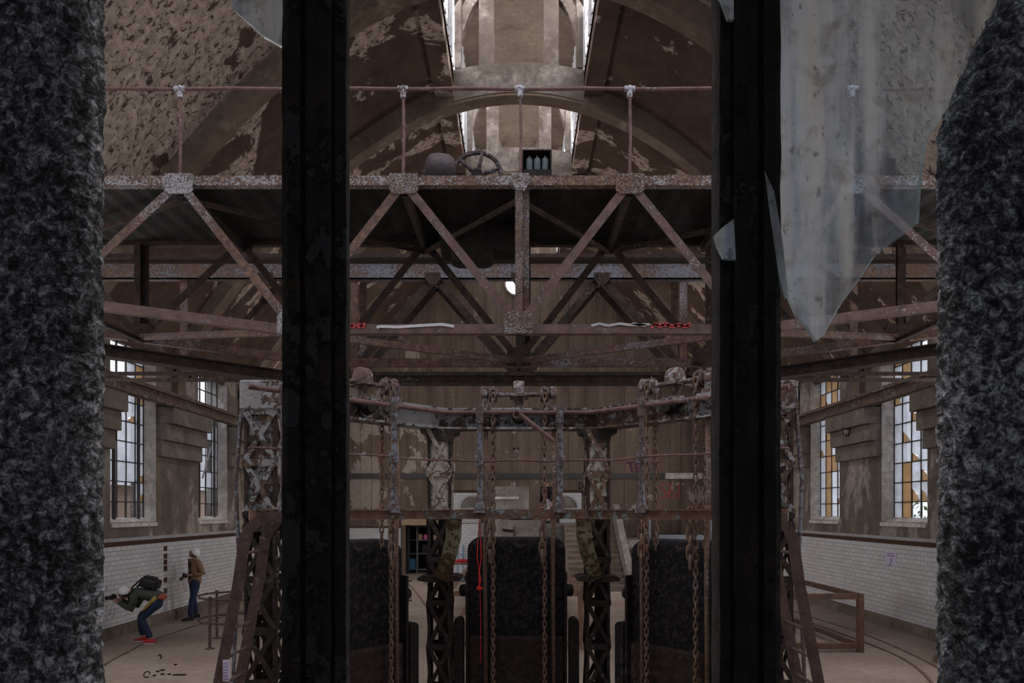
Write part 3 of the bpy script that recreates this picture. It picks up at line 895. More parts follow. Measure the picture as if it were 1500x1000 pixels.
# deck sheets, joists
mb = MB(); xs = [-8.4 + .14 * i for i in range(121)]
mb.strip([(x, YA + .1, TZ - .06 + (.006 if i % 2 else -.006)) for i, x in enumerate(xs)], [(x, YA + .1, TZ - .035 + (.006 if i % 2 else -.006)) for i, x in enumerate(xs)], (0, YBG - YA - .02, 0))
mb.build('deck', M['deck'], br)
for x in [-7.4, -4.22, -2.8, -1.43, 0, 1.38, 2.8, 4.17, 7.35]:
    mb = MB(); mb.bar((x, YA + .05, TZ - .16), (x, YBG, TZ - .16), .07, .14); mb.build('cross_beam', M['truss_dark'], br)
for (x0, x1) in ((-4.22, -1.43), (0, -1.43), (0, 1.38), (4.17, 1.38), (-4.22, -7.4), (4.17, 7.35)):
    mb = MB(); angle_bar(mb, (x0, YA + .1, TZ - .25), (x1, YBG - .05, TZ - .25), .07, up=(0, 0, 1)); mb.build('deck_brace', M['truss_dark'], br)
for (x0, x1) in ((-2.82, 0), (2.82, 0), (-2.82, -5.75), (2.82, 5.75)):
    mb = MB(); p = V((x0, YA + .05, lz(x0) - .1)); q = V((x1, YBG - .04, lz(x1) - .07)); mb.bar(p, q, .055, .05); mb.bar(p, q, .01, .1, oh=.02)
    mb.build('wind_brace', M['truss'], br)
for x in LOWN:
    mb = MB(); mb.bar((x, YA + .05, lz(x) - .1), (x, YBG, lz(x) - .1), .08, .06); mb.build('cross_strut', M['truss_dark'], br)
mb = MB(); c = P(722, 372, 10.0); mb.box(c + V((-.75, -.2, .0)), c + V((.35, .25, .5))); mb.lathe([(.16, -.3), (.2, -.2), (.2, .2), (.16, .3)], c + V((-.3, 0, .0)), (1, 0, 0), 16); mb.lathe([(.1, .02), (.1, .6)], c + V((.42, 0, -.1)), (0, 0, 1), 12); mb.build('travel_gear', M['dark_iron'], br, smooth='auto')
# handrail
RZ = E + (748 - 128) * YA / F
mb = MB(); mb.tube([(-8.4 + i * .4, YA + .03, RZ + .006 * math.sin(i * 1.7)) for i in range(43)], .022, 8); mb.build('handrail', M['pipe'], br, smooth=True)
for px in (-65, 100, 262, 590, 762, 923, 1085, 1250, 1410):
    x = (px - 760) * YA / F
    mb = MB(); mb.tube([(x, YA + .03, TZ), (x + .01, YA + .03, TZ + .5), (x, YA + .03, RZ)], .019, 8); mb.lathe([(.05, 0), (.05, .015), (.025, .02), (.025, .06)], (x, YA + .03, TZ), (0, 0, 1), 10); p = mb.build('railing_post', M['pipe'], br, smooth='auto')
    mb = MB(); mb.tube([(x - .065, YA + .03, RZ), (x + .065, YA + .03, RZ)], .036, 10); mb.tube([(x, YA + .03, RZ), (x, YA + .03, RZ - .11)], .034, 10); mb.ball((x, YA + .03, RZ), .043, 10, 6); mb.build('tee_fitting', M['fitting'], p, smooth='auto')
# graffiti on the lower chord
gy = YA - .011; gs = YA / F
def gq(px, py): return P(px, py, gy)
for lines, m in (([[(0, 0), (9, 8)], [(0, 8), (9, 0)], [(13, 0), (24, 8)], [(14, 8), (23, 0)], [(0, 4), (24, 4)]], 'redpaint'),):
    strokes(lines, gq(511, 481), (1, 0, 0), (0, 0, 1), (0, -1, 0), .022, gs).build('red_graffiti', M[m], br)
strokes([[(0, 2), (4, 4), (30, 3), (60, 5), (95, 7), (113, 4)]], gq(552, 482), (1, 0, 0), (0, 0, 1), (0, -1, 0), .034, gs).build('white_graffiti', M['white'], br)
strokes([[(0, 0), (6, 8), (12, 1), (20, 8), (30, 1), (40, 7), (50, 1), (57, 8)], [(2, 5), (57, 4)]], gq(954, 481), (1, 0, 0), (0, 0, 1), (0, -1, 0), .028, gs).build('red_graffiti', M['redpaint'], br)
strokes([[(0, 3), (12, 6), (25, 3), (40, 6), (60, 4), (86, 5)], [(60, 6), (80, 3)]], gq(866, 480), (1, 0, 0), (0, 0, 1), (0, -1, 0), .03, gs).build('white_graffiti', M['grey_tile'], br)

# machines on the bridge deck
c = V(((699 - 760) * .0093, 9.3, TZ))
w = thing('flywheel', 'spoked iron flywheel standing on the bridge deck beside the motor', 'wheel', tuple(c))
hub = c + V((0, 0, .395))
mb = MB(); mb.tube([hub + V((.325 * math.cos(t), .02 * math.sin(t), .325 * math.sin(t))) for t in [2 * PI * i / 48 for i in range(48)]], .032, 8, True); mb.build('rim', M['flywheel'], w, smooth=True)
for k in range(6):
    a = .30 + k * PI / 3
    mb = MB(); mb.tube([hub, hub + V((.32 * math.cos(a), 0, .32 * math.sin(a)))], [.034, .02], 8); mb.build('spoke', M['flywheel'], w, smooth=True)
mb = MB(); mb.lathe([(.06, -.1), (.075, -.08), (.075, .08), (.06, .1)], hub, (0, 1, 0), 14); mb.build('hub', M['flywheel'], w, smooth='auto')
for dy in (-.12, .16):
    mb = MB(); mb.prism([(-.16, -.05), (.16, -.05), (.06, .42), (-.06, .42)], c + V((0, dy, .0)), (1, 0, 0), (0, 0, 1), (0, .05, 0)); mb.build('bearing_stand', M['dark_iron'], w)
c = V(((650 - 760) * .0093 - .02, 9.32, TZ))
w = thing('motor', 'humped purple-brown electric motor on the bridge deck beside the flywheel', 'motor', tuple(c))
mb = MB(); mb.lathe([(.05, -.23), (.15, -.22), (.2, -.17), (.225, -.07), (.225, .07), (.19, .13), (.09, .16)], c + V((0, 0, .455)), (1, .35, 0), 28); mb.build('casing', M['motor'], w, smooth='auto')
mb = MB(); mb.box(c + V((-.17, -.14, -.03)), c + V((.14, .14, .27))); mb.build('base', M['dark_iron'], w, bevel=.01)
c = V(((786 - 760) * .0093, 9.3, TZ + .40))
w = thing('fuse_box', 'open iron fuse box with three grey fuses on the bridge deck', 'box', tuple(c - V((0, 0, .4))))
mb = MB(); a, dp = .20, .12
mb.box(c + V((-a, -dp, .275)), c + V((a, dp, .29))); mb.box(c + V((-a, -dp, 0)), c + V((-a + .02, dp, .28))); mb.box(c + V((a - .02, -dp, 0)), c + V((a, dp, .28))); mb.box(c + V((-a, dp - .02, 0)), c + V((a, dp, .28))); mb.box(c + V((-a, -dp, -.43)), c + V((a, dp, .02)))
mb.build('case', M['dark_iron'], w)
for k in range(3):
    x = -.10 + k * .108
    mb = MB(); mb.lathe([(.042, .02), (.047, .05), (.047, .17), (.04, .195), (.015, .2), (.015, .235)], c + V((x, -.05, 0)), (0, 0, 1), 12); mb.build('fuse', M['teal'], w, smooth='auto')

# ------------------------------------------------------------------ lattice girder behind the bridge and the splayed beam
lg = thing('lattice_girder', 'bluish rusty double lattice girder behind the truss footbridge', 'girder', (0, 11.4, LZ))
def girder2(y, diag, posts):
    nodes = sorted([(x, 1) for x in TOPN] + [(x, 0) for x in LOWN])
    for (x0, t0), (x1, t1) in zip(nodes, nodes[1:]):
        p = V((x0, y, E + 3.92 if t0 else LZ - .02)); q = V((x1, y, E + 3.92 if t1 else LZ - .02)); d = (q - p).normalized()
        mb = MB(); angle_bar(mb, p + d * .02, q - d * .02, .11); mb.build('diagonal', diag, lg)
    for x in posts:
        mb = MB(); mb.box((x - .06, y - .02, LZ - .05), (x + .06, y, E + 4.0)); mb.box((x - .01, y, LZ - .05), (x + .01, y + .12, E + 4.0)); mb.build('vertical', M['truss'], lg)
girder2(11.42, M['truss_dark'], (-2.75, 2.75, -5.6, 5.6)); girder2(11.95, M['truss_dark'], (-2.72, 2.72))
mb = MB(); mb.box((-8.1, 11.36, E + 3.86), (8.1, 11.39, E + 4.11)); mb.box((-8.1, 11.36, E + 3.86), (8.1, 11.5, E + 3.88)); mb.build('plate_girder', M['blue_rust'], lg)
mb = MB(); mb.box((-8.1, 11.28, E + 4.19), (8.1, 12.1, E + 4.25)); mb.build('top_flange', M['truss_dark'], lg)
for x in (-4.22, -1.43, 1.38, 4.17, 0):
    mb = MB(); mb.prism([(-.13, .06), (.13, .06), (.13, -.04), (.06, -.14), (-.06, -.14), (-.13, -.04)], (x, 11.345, E + 3.90), (1, 0, 0), (0, 0, 1), (0, .015, 0)); rivets(mb, [(x + a, E + 3.90 + b) for a in (-.08, .08) for b in (-.02, .03)], 11.345); mb.build('gusset_plate', M['truss_dark'], lg)
for x in (-2.75, 0, 2.75):
    mb = MB(); mb.bar((x, 11.4, LZ - .03), (x, 12.0, LZ - .03), .1, .08); mb.build('cross_strut', M['truss_dark'], lg)
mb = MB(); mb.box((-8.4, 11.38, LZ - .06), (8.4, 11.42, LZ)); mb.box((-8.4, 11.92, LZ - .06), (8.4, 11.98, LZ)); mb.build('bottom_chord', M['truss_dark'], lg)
sb = thing('splayed_beam', 'dark splayed iron beam bending toward both walls beneath the girders', 'beam', (0, 11.4, LZ - .25))
segs = [(-8.4, 6.9), (-3.6, 11.5), (3.6, 11.5), (8.4, 6.9)]
z0 = E + 2.12
for (x0, y0), (x1, y1) in zip(segs, segs[1:]):
    mb = MB(); p = V((x0, y0, z0)); q = V((x1, y1, z0))
    mb.bar(p + V((0, 0, .01)), q + V((0, 0, .01)), .22, .02); mb.bar(p + V((0, 0, .165)), q + V((0, 0, .165)), .22, .02); mb.bar(p + V((0, 0, .09)), q + V((0, 0, .09)), .03, .15)
    mb.build('beam_segment', M['truss_dark'], sb)
for x in (-2.75, 0.05, 2.75):
    mb = MB(); mb.prism([(-.35, .2), (.35, .2), (.12, -.02), (-.12, -.02)], (x, 11.42, z0 + .17), (1, 0, 0), (0, 0, 1), (0, .1, 0)); mb.build('hanger_bracket', M['truss_dark'], sb)

# ------------------------------------------------------------------ hoist frame (three bays)
fr = thing('hoist_frame', 'three-bay iron hoist frame on lattice columns carrying the chain hoists', 'frame', (0, 8.3, 0))
CN = [V((-2.5, 6.75, 0)), V((-.95, 8.3, 0)), V((.95, 8.3, 0)), V((2.5, 6.75, 0))]
BZ0, BZ1 = E + .98, E + 1.23
for k, (p, q) in enumerate(zip(CN, CN[1:])):
    mb = MB(); d = (q - p).normalized()
    p2 = p - d * (.16 if k == 0 else .0); q2 = q + d * (.16 if k == 2 else .0)
    zc = V((0, 0, (BZ0 + BZ1) / 2))
    mb.bar(p2 + zc, q2 + zc, .03, BZ1 - BZ0); mb.bar(p2 + V((0, 0, BZ1 - .012)), q2 + V((0, 0, BZ1 - .012)), .30, .024); mb.bar(p2 + V((0, 0, BZ0 + .012)), q2 + V((0, 0, BZ0 + .012)), .26, .024)
    L = (q2 - p2).length
    for i in range(9):
        t = (i + .5) / 9; c = p2.lerp(q2, t) + zc; nrm = V((0, 0, 1)).cross(d)
        if nrm.y > 0: nrm = -nrm
        mb.ball(c + nrm * .018 + V((0, 0, .05 if i % 2 else -.05)), .018, 6, 4)
    mb.build('frame_beam', M['frame'], fr)
def lattice_column(c, w, zt, zsplit, mats, pitch, name):
    """square laced column: four corner angles, battens, cross lacing"""
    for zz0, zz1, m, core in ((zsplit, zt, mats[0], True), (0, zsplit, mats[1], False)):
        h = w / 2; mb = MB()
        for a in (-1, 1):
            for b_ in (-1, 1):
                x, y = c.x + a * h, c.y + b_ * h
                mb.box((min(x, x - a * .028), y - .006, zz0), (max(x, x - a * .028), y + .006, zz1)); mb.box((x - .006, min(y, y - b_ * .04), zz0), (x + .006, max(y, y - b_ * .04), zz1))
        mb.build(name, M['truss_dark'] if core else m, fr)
        z = zz0; i = 0
        while z < zz1 - .05:
            z2 = min(z + pitch, zz1); mb = MB()
            for b_ in (-1, 1):
                y = c.y + b_ * (h + .008)
                mb.bar((c.x - h, y, z), (c.x + h, y, z2), .012, .05, V((1, 0, 0))); mb.bar((c.x + h, y - .012, z), (c.x - h, y - .012, z2), .012, .05, V((1, 0, 0)))
                x = c.x + b_ * (h + .008)
                mb.bar((x, c.y - h, z), (x, c.y + h, z2), .012, .05, V((0, 1, 0))); mb.bar((x - .01, c.y + h, z), (x - .01, c.y - h, z2), .012, .05, V((0, 1, 0)))
            mb.box((c.x - h - .015, c.y - h - .015, z2 - .05), (c.x + h + .015, c.y - h, z2 + .02)); mb.box((c.x - h - .015, c.y + h, z2 - .05), (c.x + h + .015, c.y + h + .015, z2 + .02))
            mb.build('lacing', M['lace'] if mats[0] is M['column'] and core else m, fr); z = z2
        if core:
            mb = MB(); mb.box((c.x - w * .44, c.y - w * .47, zz0), (c.x + w * .44, c.y + w * .47, zz1)); mb.build('core', m, fr, bevel=.035)
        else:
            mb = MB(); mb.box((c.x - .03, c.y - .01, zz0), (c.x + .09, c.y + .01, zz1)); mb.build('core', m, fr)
for c in CN[1:3]:
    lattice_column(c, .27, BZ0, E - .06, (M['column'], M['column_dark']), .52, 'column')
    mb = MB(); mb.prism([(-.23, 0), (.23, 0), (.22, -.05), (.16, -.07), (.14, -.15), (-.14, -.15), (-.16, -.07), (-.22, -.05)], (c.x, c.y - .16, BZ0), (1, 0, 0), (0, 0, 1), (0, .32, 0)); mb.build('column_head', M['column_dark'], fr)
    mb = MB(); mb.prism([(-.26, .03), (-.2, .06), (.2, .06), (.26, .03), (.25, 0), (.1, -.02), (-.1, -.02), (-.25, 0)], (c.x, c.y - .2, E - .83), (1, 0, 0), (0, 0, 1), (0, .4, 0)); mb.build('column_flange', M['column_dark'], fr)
for c in (CN[0], CN[3]):
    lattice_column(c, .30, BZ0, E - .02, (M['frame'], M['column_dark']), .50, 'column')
    s = -1 if c.x < 0 else 1
    mb = MB(); mb.box((c.x - .19, c.y - .19, BZ0 - .0), (c.x + .19, c.y + .19, BZ1 + .03)); mb.build('column_head', M['frame'], fr, bevel=.015)
    mb = MB(); mb.tube([(c.x + s * .19, c.y - .12, BZ0), (c.x + s * .24, c.y - .14, E + .3), (c.x + s * .21, c.y - .15, E - .4), (c.x + s * .3, c.y - .15, .1)], .02, 6); mb.build('side_rod', M['lead'], fr)
# bent brackets under the gallery plate
for s in (-1, 1):
    pts = [(s * .72, 7.62), (s * .735, 7.68), (s * .79, 7.78), (s * .87, 7.95), (s * .92, 8.1)]
    zz = [E - .09, E - .3, E - .5, E - .68, E - .8]
    mb = MB()
    for i in range(4):
        p = V((*pts[i], zz[i])); q = V((*pts[i + 1], zz[i + 1])); mb.bar(p, q, .17, .035, (0, 1, 0))
    mb.build('bracket', M['bracket'], fr)

# gallery plate and railing
gl = thing('gallery_railing', 'pipe railing with flaking edge plate in front of the hoist frame', 'railing', (0, 7.5, E))
GP = [V((-2.35, 5.95, 0)), V((-.79, 7.5, 0)), V((.79, 7.5, 0)), V((2.35, 5.95, 0))]
for p, q in zip(GP, GP[1:]):
    mb = MB(); z = V((0, 0, E - .035)); mb.bar(p + z, q + z, .02, .105); mb.bar(p + z + V((0, .09, .045)), q + z + V((0, .09, .045)), .20, .014); mb.bar(p + z + V((0, .06, -.046)), q + z + V((0, .06, -.046)), .13, .012)
    mb.build('edge_plate', M['frame_plate'], gl)
def gp(s):  # point along railing for lateral offset
    return V((s, 7.5 - max(0, abs(s) - .79), 0))
rail = [gp(-2.35 + 4.7 * i / 46) for i in range(47)]
mb = MB(); mb.tube([p + V((0, .0, E + 1.08)) for p in rail], .024, 8); mb.build('top_rail', M['pipe'], gl, smooth=True)
mb = MB(); mb.tube([p + V((0, 0, E + .55 + .008 * math.sin(i * .9))) for i, p in enumerate(rail)], .012, 6); mb.build('middle_rail', M['pipe'], gl, smooth=True)
for s in (-2.12, -1.28, -.43, .45, 1.26, 2.12):
    p = gp(s) - V((0, .02, 0)); mb = MB()
    mb.tube([p + V((0, 0, E - .02)), p + V((0.006, 0, E + .6)), p + V((0, 0, E + 1.14))], .030, 10)
    mb.lathe([(.045, 0), (.05, .03), (.05, .10), (.04, .13)], p + V((0, 0, E + .49)), (0, 0, 1), 10); mb.lathe([(.042, 0), (.044, .02), (.042, .18), (.034, .2)], p + V((0, 0, E + .96)), (0, 0, 1), 10)
    mb.lathe([(.07, 0), (.06, .05), (.045, .12), (.033, .2)], p + V((0, 0, E - .02)), (0, 0, 1), 10)
    mb.build('post', M['lead'], gl, smooth='auto')
mb = MB(); mb.tube([P(762, 607, 7.44), P(811, 646, 7.44)], .026, 8); mb.tube([P(757 + 5 * math.cos(t), 607 + 5 * math.sin(t), 7.46) for t in [2 * PI * i / 12 for i in range(12)]], .009, 5, True)
tag(mb.build('loose_pipe', M['pipe'], smooth='auto'), 'short loose pipe hanging slantwise from the gallery top rail', 'pipe')

# chain hoist module in bay coordinates (origin mid-bay on the floor, x along the bay, -y toward the visitor)
SZ = E + 1.41
def hoist():
    h = thing('chain_hoist', 'rusty chain hoist with shaft and half-round gear cover on the middle bay', 'hoist', (0, 0, 0), 'chain hoists on the frame')
    mb = MB(); mb.tube([(-.46, 0, SZ), (.46, 0, SZ)], .028, 10); mb.build('shaft', M['hoist'], h, smooth='auto')
    for x in (-.42, .42):
        mb = MB(); mb.box((x - .05, -.09, BZ1), (x + .05, .09, BZ1 + .06)); mb.lathe([(.055, -.045), (.07, -.03), (.07, .03), (.055, .045)], (x, 0, SZ), (1, 0, 0), 14); mb.box((x - .035, -.05, BZ1 + .05), (x + .035, .05, SZ)); mb.lathe([(.045, 0), (.05, .02), (.03, .05)], (x, 0, SZ + .05), (0, 0, 1), 10); mb.build('bearing', M['hoist'], h, smooth='auto')
    for x in (-.31, .31):
        mb = MB(); mb.lathe([(.05, -.055), (.088, -.045), (.088, -.025), (.062, -.01), (.062, .01), (.088, .025), (.088, .045), (.05, .055)], (x, 0, SZ), (1, 0, 0), 16)
        for k in range(8):
            a = k * PI / 4; mb.ball((x, .085 * math.cos(a), SZ + .085 * math.sin(a)), .026, 6, 4)
        mb.build('chain_wheel', M['hoist'], h, smooth='auto')
    mb = MB(); prof = [(.13 * math.cos(t), .13 * math.sin(t)) for t in [PI * i / 14 for i in range(15)]]
    mb.prism([(a, b_ + .04) for a, b_ in prof] + [(-.13, -.02), (.13, -.02)], (-.065, 0, SZ), (0, 1, 0), (0, 0, 1), (.13, 0, 0)); mb.build('gear_cover', M['hoist'], h, bevel=.02)
    mb = MB(); mb.box((-.11, -.17, SZ - .035), (.11, .17, SZ - .005)); mb.box((-.09, -.11, BZ1), (.09, .11, BZ1 + .03)); mb.lathe([(.07, 0), (.05, .05), (.08, .12)], (0, 0, BZ1 + .02), (0, 0, 1), 14); mb.build('pedestal', M['hoist'], h, smooth='auto')
    mb = MB(); mb.ball((.0, -.13, BZ1 - .10), .08, 10, 7, (1.1, .6, .8)); mb.lathe([(.06, -.1), (.09, 0), (.05, .04)], (0, -.1, BZ1 - .1), (0, 1, 0), 12); mb.build('drive_gear', M['dark_iron'], h, smooth='auto')
    for x in (-.40, .42):
        mb = MB(); mb.tube([(x, -.05, BZ0), (x + .015, -.05, E + .3), (x - .01, -.05, E - .5), (x + .005, -.05, .3)], .026, 8); mb.build('guide_rod', M['chain'], h, smooth=True)
    return h
MID = [(CN[0] + CN[1]) / 2, (CN[1] + CN[2]) / 2, (CN[2] + CN[3]) / 2]
ROTS = [math.radians(45), 0, math.radians(-45)]
h0 = hoist(); h0.location = MID[1]
dup(h0, MID[0], ROTS[0], 'rusty chain hoist with gear cover on the bay beside the leaning ladder with a notice')
dup(h0, MID[2], ROTS[2], 'rusty chain hoist with domed gear cover on the bay nearest the timber barrier')

# chains
def chain_mesh(length, name, pitch=.072, k_=1.2):
    if length < 1: pitch = .10; k_ = 1.9
    mb = MB(); n = int(length / pitch)
    for i in range(n):
        z = -i * pitch - .02; r = .017 * k_; L = .024 * k_; pts = []
        for k in range(10):
            a = 2 * PI * k / 10; x = r * math.cos(a); zz = r * math.sin(a) + (L if math.sin(a) > 0.01 else -L if math.sin(a) < -.01 else 0)
            pts.append((x, 0, z + zz) if i % 2 == 0 else (x * .25, x, z + zz))
        mb.tube(pts, .0085 * k_, 5, True)
    return mb
proto_c = {}
def chain(loc, length, mat, label, key):
    if (key, mat) not in proto_c:
        o = chain_mesh(length, key).build('chain', M[mat], None, smooth=True); proto_c[(key, mat)] = o; o.location = loc
    else:
        o = proto_c[(key, mat)].copy(); COL.objects.link(o); o.location = loc
    tag(o, label, 'chain', 'hoist chains'); return o
bay_names = ['bay by the ladder with a notice', 'middle bay', 'bay beside the timber barrier']
for k in range(3):
    ca, sa = math.cos(ROTS[k]), math.sin(ROTS[k])
    for x, end in ((-.31, 'column-side' if k == 2 else 'outer' if k == 0 else 'cord-side'), (.31, 'column-side' if k == 0 else 'outer' if k == 2 else 'staircase-side')):
        for dy, wd, ml in ((-.10, 'front', 4.0), (.09, 'rear', 2.1)):
            p = MID[k] + V((x * ca - dy * sa, x * sa + dy * ca, SZ - .02))
            chain(p, ml, 'chain', '%s strand of the %s chain, %s' % (wd, end, bay_names[k]), 'c%.1f' % ml)
        # thick slack bundle below the plate
# bundles of slack chain: twin short strands close together
for k in (0, 1, 2):
    ca, sa = math.cos(ROTS[k]), math.sin(ROTS[k])
    for x in (-.34, .28):
        dy = -.16; p = MID[k] + V((x * ca - dy * sa, x * sa + dy * ca, E - .02))
        chain(p, .62, 'chain', 'thick slack chain, %s strand, %s' % ('first' if x < 0 else 'second', bay_names[k]), 's')

# gates
def gate():
    g = thing('sluice_gate', 'dark crusted gate with rounded top in the middle bay, red cord on it', 'gate', (0, 0, 0), 'crusted gates under the hoists')
    bm = bmesh.new(); bmesh.ops.create_cube(bm, size=1)
    for v in bm.verts: v.co = V((v.co.x * 1.2 - .03, v.co.y * .55 + .34, (v.co.z + .5) * (E - .33 - .55) + .55))
    es = [e for e in bm.edges if all(v.co.z > 1.5 for v in e.verts)]
    bmesh.ops.bevel(bm, geom=es, offset=.15, segments=7, profile=.5, affect='EDGES')
    me = bpy.data.meshes.new('panel'); bm.to_mesh(me); bm.free(); me.materials.append(M['gate'])
    me.polygons.foreach_set('use_smooth', [True] * len(me.polygons)); me.set_sharp_from_angle(angle=math.radians(35))
    o = bpy.data.objects.new('panel', me); COL.objects.link(o); o.parent = g
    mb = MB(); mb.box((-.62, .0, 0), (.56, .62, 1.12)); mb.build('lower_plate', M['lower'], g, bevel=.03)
    for x, s in ((-.63, -1), (.57, 1)):
        mb = MB(); mb.lathe([(.075, 0), (.075, .06), (.06, .09), (.03, .1)], (x, .05, E - .97), (s, 0, 0), 14); mb.build('trunnion', M['dark_iron'], g, smooth='auto')
        mb = MB(); mb.prism([(-.06, 0), (.06, 0)] + [(.06 * math.cos(t), E - 1.36 + .06 * math.sin(t)) for t in [PI * i / 10 for i in range(11)]], (x + s * .1, -.05, 0), (1, 0, 0), (0, 0, 1), (0, .2, 0)); mb.build('guide_post', M['dark_iron'], g)
        mb = MB(); mb.box((x - .015, -.05, 0), (x + .015, .3, E - .75)); mb.build('side_plate', M['dark_iron'], g)
    return g
g0 = gate(); g0.location = MID[1]
dup(g0, MID[0], ROTS[0], 'dark crusted gate with rounded top in the bay beside the leaning ladder with a notice')
dup(g0, MID[2], ROTS[2], 'dark crusted gate with rounded top in the bay nearest the timber barrier')
# red cord on the middle gate
q = P(702, 838, 8.1)
cd = thing('red_cord', 'bright red knotted cord hanging in front of the middle gate', 'cord', tuple(q))
mb = MB(); mb.tube([P(699, 815, 8.02), P(702, 838, 8.02)], .004, 5); mb.tube([P(705, 815, 8.02), P(702, 838, 8.02)], .004, 5)
mb.tube([P(702, 838, 8.02), P(703, 850, 8.02), P(702, 860, 8.02)], [.009, .013, .006], 6); mb.tube([P(703, 865, 8.02), P(704, 900, 8.02), P(704, 970, 8.02)], .003, 5)
for a in ((760, 0),): pass
mb.tube([P(699, 815, 8.02), P(700, 790, 8.04), P(702, 765, 7.62), P(703, 758, 7.5)], .004, 5); mb.tube([P(705, 815, 8.02), P(704, 790, 8.04), P(703, 765, 7.62), P(703, 758, 7.5)], .004, 5)
mb.build('string', M['redcord'], cd)
mb = MB()
for dx, dz in ((-2.5, 0), (0, 1.5), (2.5, 0), (0, -.5), (-1.5, 1.2), (1.6, 1)): mb.ball(P(702 + dx, 862 - dz, 8.0), .018, 8, 6)
mb.build('knot', M['redcord'], cd, smooth=True)

# ------------------------------------------------------------------ ladders with bent tops
def ladder(s, label):
    l = thing('ladder', label, 'ladder', (s * 2.75, 6, 0), 'hooked ladders against the gallery')
    for y in (5.75, 6.22):
        pts = [V((s * 1.98, y, E - .055)), V((s * 2.10, y, E - .05)), V((s * 2.2, y, E - .085)), V((s * 2.275, y, E - .16)), V((s * 2.315, y, E - .27)), V((s * 2.36, y, E - .6)), V((s * 2.76, y, 0))]
        n = len(pts); low = []; high = []
        for i, p in enumerate(pts):
            t = (pts[min(i + 1, n - 1)] - pts[max(i - 1, 0)]).normalized(); nn = V((t.z, 0, -t.x))
            low.append(p + nn * .045 - V((0, .012, 0))); high.append(p - nn * .045 - V((0, .012, 0)))
        mb = MB(); mb.strip(low, high, (0, .024, 0)); mb.build('stile', M['ladder'], l)
    for k in range(8):
        t = .08 + k / 8.5; p = V((s * (2.36 + .40 * t), 0, (E - .6) * (1 - t)))
        if k == 0: p = V((s * 2.335, 0, E - .36))
        mb = MB(); mb.tube([(p.x, 5.74, p.z), (p.x, 6.23, p.z)], .014, 8); mb.build('rung', M['ladder'], l)
    return l
l1 = ladder(-1, 'hooked iron ladder with a notice near its foot, beside the tiled wall with photographers')
ladder(1, 'hooked iron ladder beside the square timber barrier')
# notice on the ladder
mb = MB(); q = V((-2.60, 5.725, E + (748 - 990) * 5.75 / F + .0))
mb.box((-2.485, 5.730, 1.22), (-2.43, 5.737, 1.40)); n_ = mb.build('notice_card', M['paper'], None); tag(n_, 'small pale notice card fixed low on the hooked ladder', 'notice')
mb = MB()
for i in range(6): mb.box((-2.48, 5.728, 1.235 + i * .026), (-2.436 - (i % 3) * .006, 5.730, 1.243 + i * .026))
mb.build('print', M['ink'], n_)

# ------------------------------------------------------------------ railings and barriers on the floor
pr = thing('pipe_railing', 'low looped pipe railing on two posts near the standing visitor', 'railing', (-6.0, 13.6, 0))
p1 = V((-5.93, 13.1, 0)); p2 = V((-6.28, 14.2, 0))
for p in (p1, p2):
    mb = MB(); mb.tube([p, p + V((0, 0, .98))], .028, 10); mb.lathe([(.09, 0), (.09, .012), (.04, .03)], p, (0, 0, 1), 12); mb.lathe([(.036, 0), (.036, .05)], p + V((0, 0, .95)), (0, 0, 1), 10); mb.build('post', M['ladder'], pr, smooth='auto')
for z, nm in ((.95, 'top_rail'), (.48, 'middle_rail')):
    mb = MB(); mb.tube([V((-2.4, 13.0, z)), V((-4.5, 13.05, z)), V((-5.6, 13.08, z)), p1 + V((-.02, .02, z)), V((-6.22, 13.3, z)), V((-6.42, 13.65, z)), V((-6.42, 13.98, z)), p2 + V((0, 0, z)), V((-5.6, 14.7, z)), V((-4.9, 15.2, z)), V((-2.6, 16.6, z))], .022, 8); mb.build(nm, M['ladder'], pr, smooth=True)

def barrier(name, label, x0, y0, x1, y1, h, m, w=.09, px=(), top=None):
    b = thing(name, label, 'barrier', ((x0 + x1) / 2, (y0 + y1) / 2, 0))
    for x in (x0, x1):
        for y in (y0, y1):
            mb = MB(); mb.box((x - w / 2, y - w / 2, 0), (x + w / 2, y + w / 2, h)); mb.build('post', m, b, bevel=.006)
    for z, nm in ((h - w / 2, 'top_rail'), (.12, 'bottom_rail')):
        for a, c in (((x0, y0), (x1, y0)), ((x1, y0), (x1, y1)), ((x1, y1), (x0, y1)), ((x0, y1), (x0, y0))):
            mb = MB(); mb.bar((*a, z), (*c, z), w * .8, w); mb.build(nm, top or m, b, bevel=.006)
    return b
barrier('timber_barrier', 'square timber barrier frame on the floor near the white-tiled wall with the paper notice', 3.6, 12.8, 6.40, 16.2, 1.10, M['timber_dark'], .105)
barrier('timber_barrier.001', 'long timber guard rail behind the middle gate', -1.38, 13.05, 1.18, 21.5, 1.12, M['timber'], .10)
mb = MB(); q = P(1371, 935, 11.9); mb.bar((7.26, 11.9, .02), (7.95, 11.9, 1.22), .10, .06, (0, 1, 0)); tag(mb.build('leaning_plank', M['timber']), 'narrow brown plank leaning against the tiled wall beside the granite jamb', 'plank')
# paper sign on the tiled wall
q = P(1305, 818, 15.5); sx = HW - .034
mb = MB(); mb.box((sx - .004, 15.3, q.z - .14), (sx, 15.76, q.z + .16)); o = mb.build('paper_notice', M['paper']); tag(o, 'lilac paper notice stuck on the white tiles below the amber windows', 'notice')
mb = strokes([[(0, .06), (.28, .07)], [(.02, .0), (.1, .02), (.2, 0), (.3, .03)], [(.2, -.06), (.12, -.2), (.08, -.22)], [(.1, -.08), (.22, -.07)]], (sx - .004, 15.68, q.z + .05), (0, -1, 0), (0, 0, 1), (-1, 0, 0), .02, 1); mb.build('handwriting', M['ink'], o)

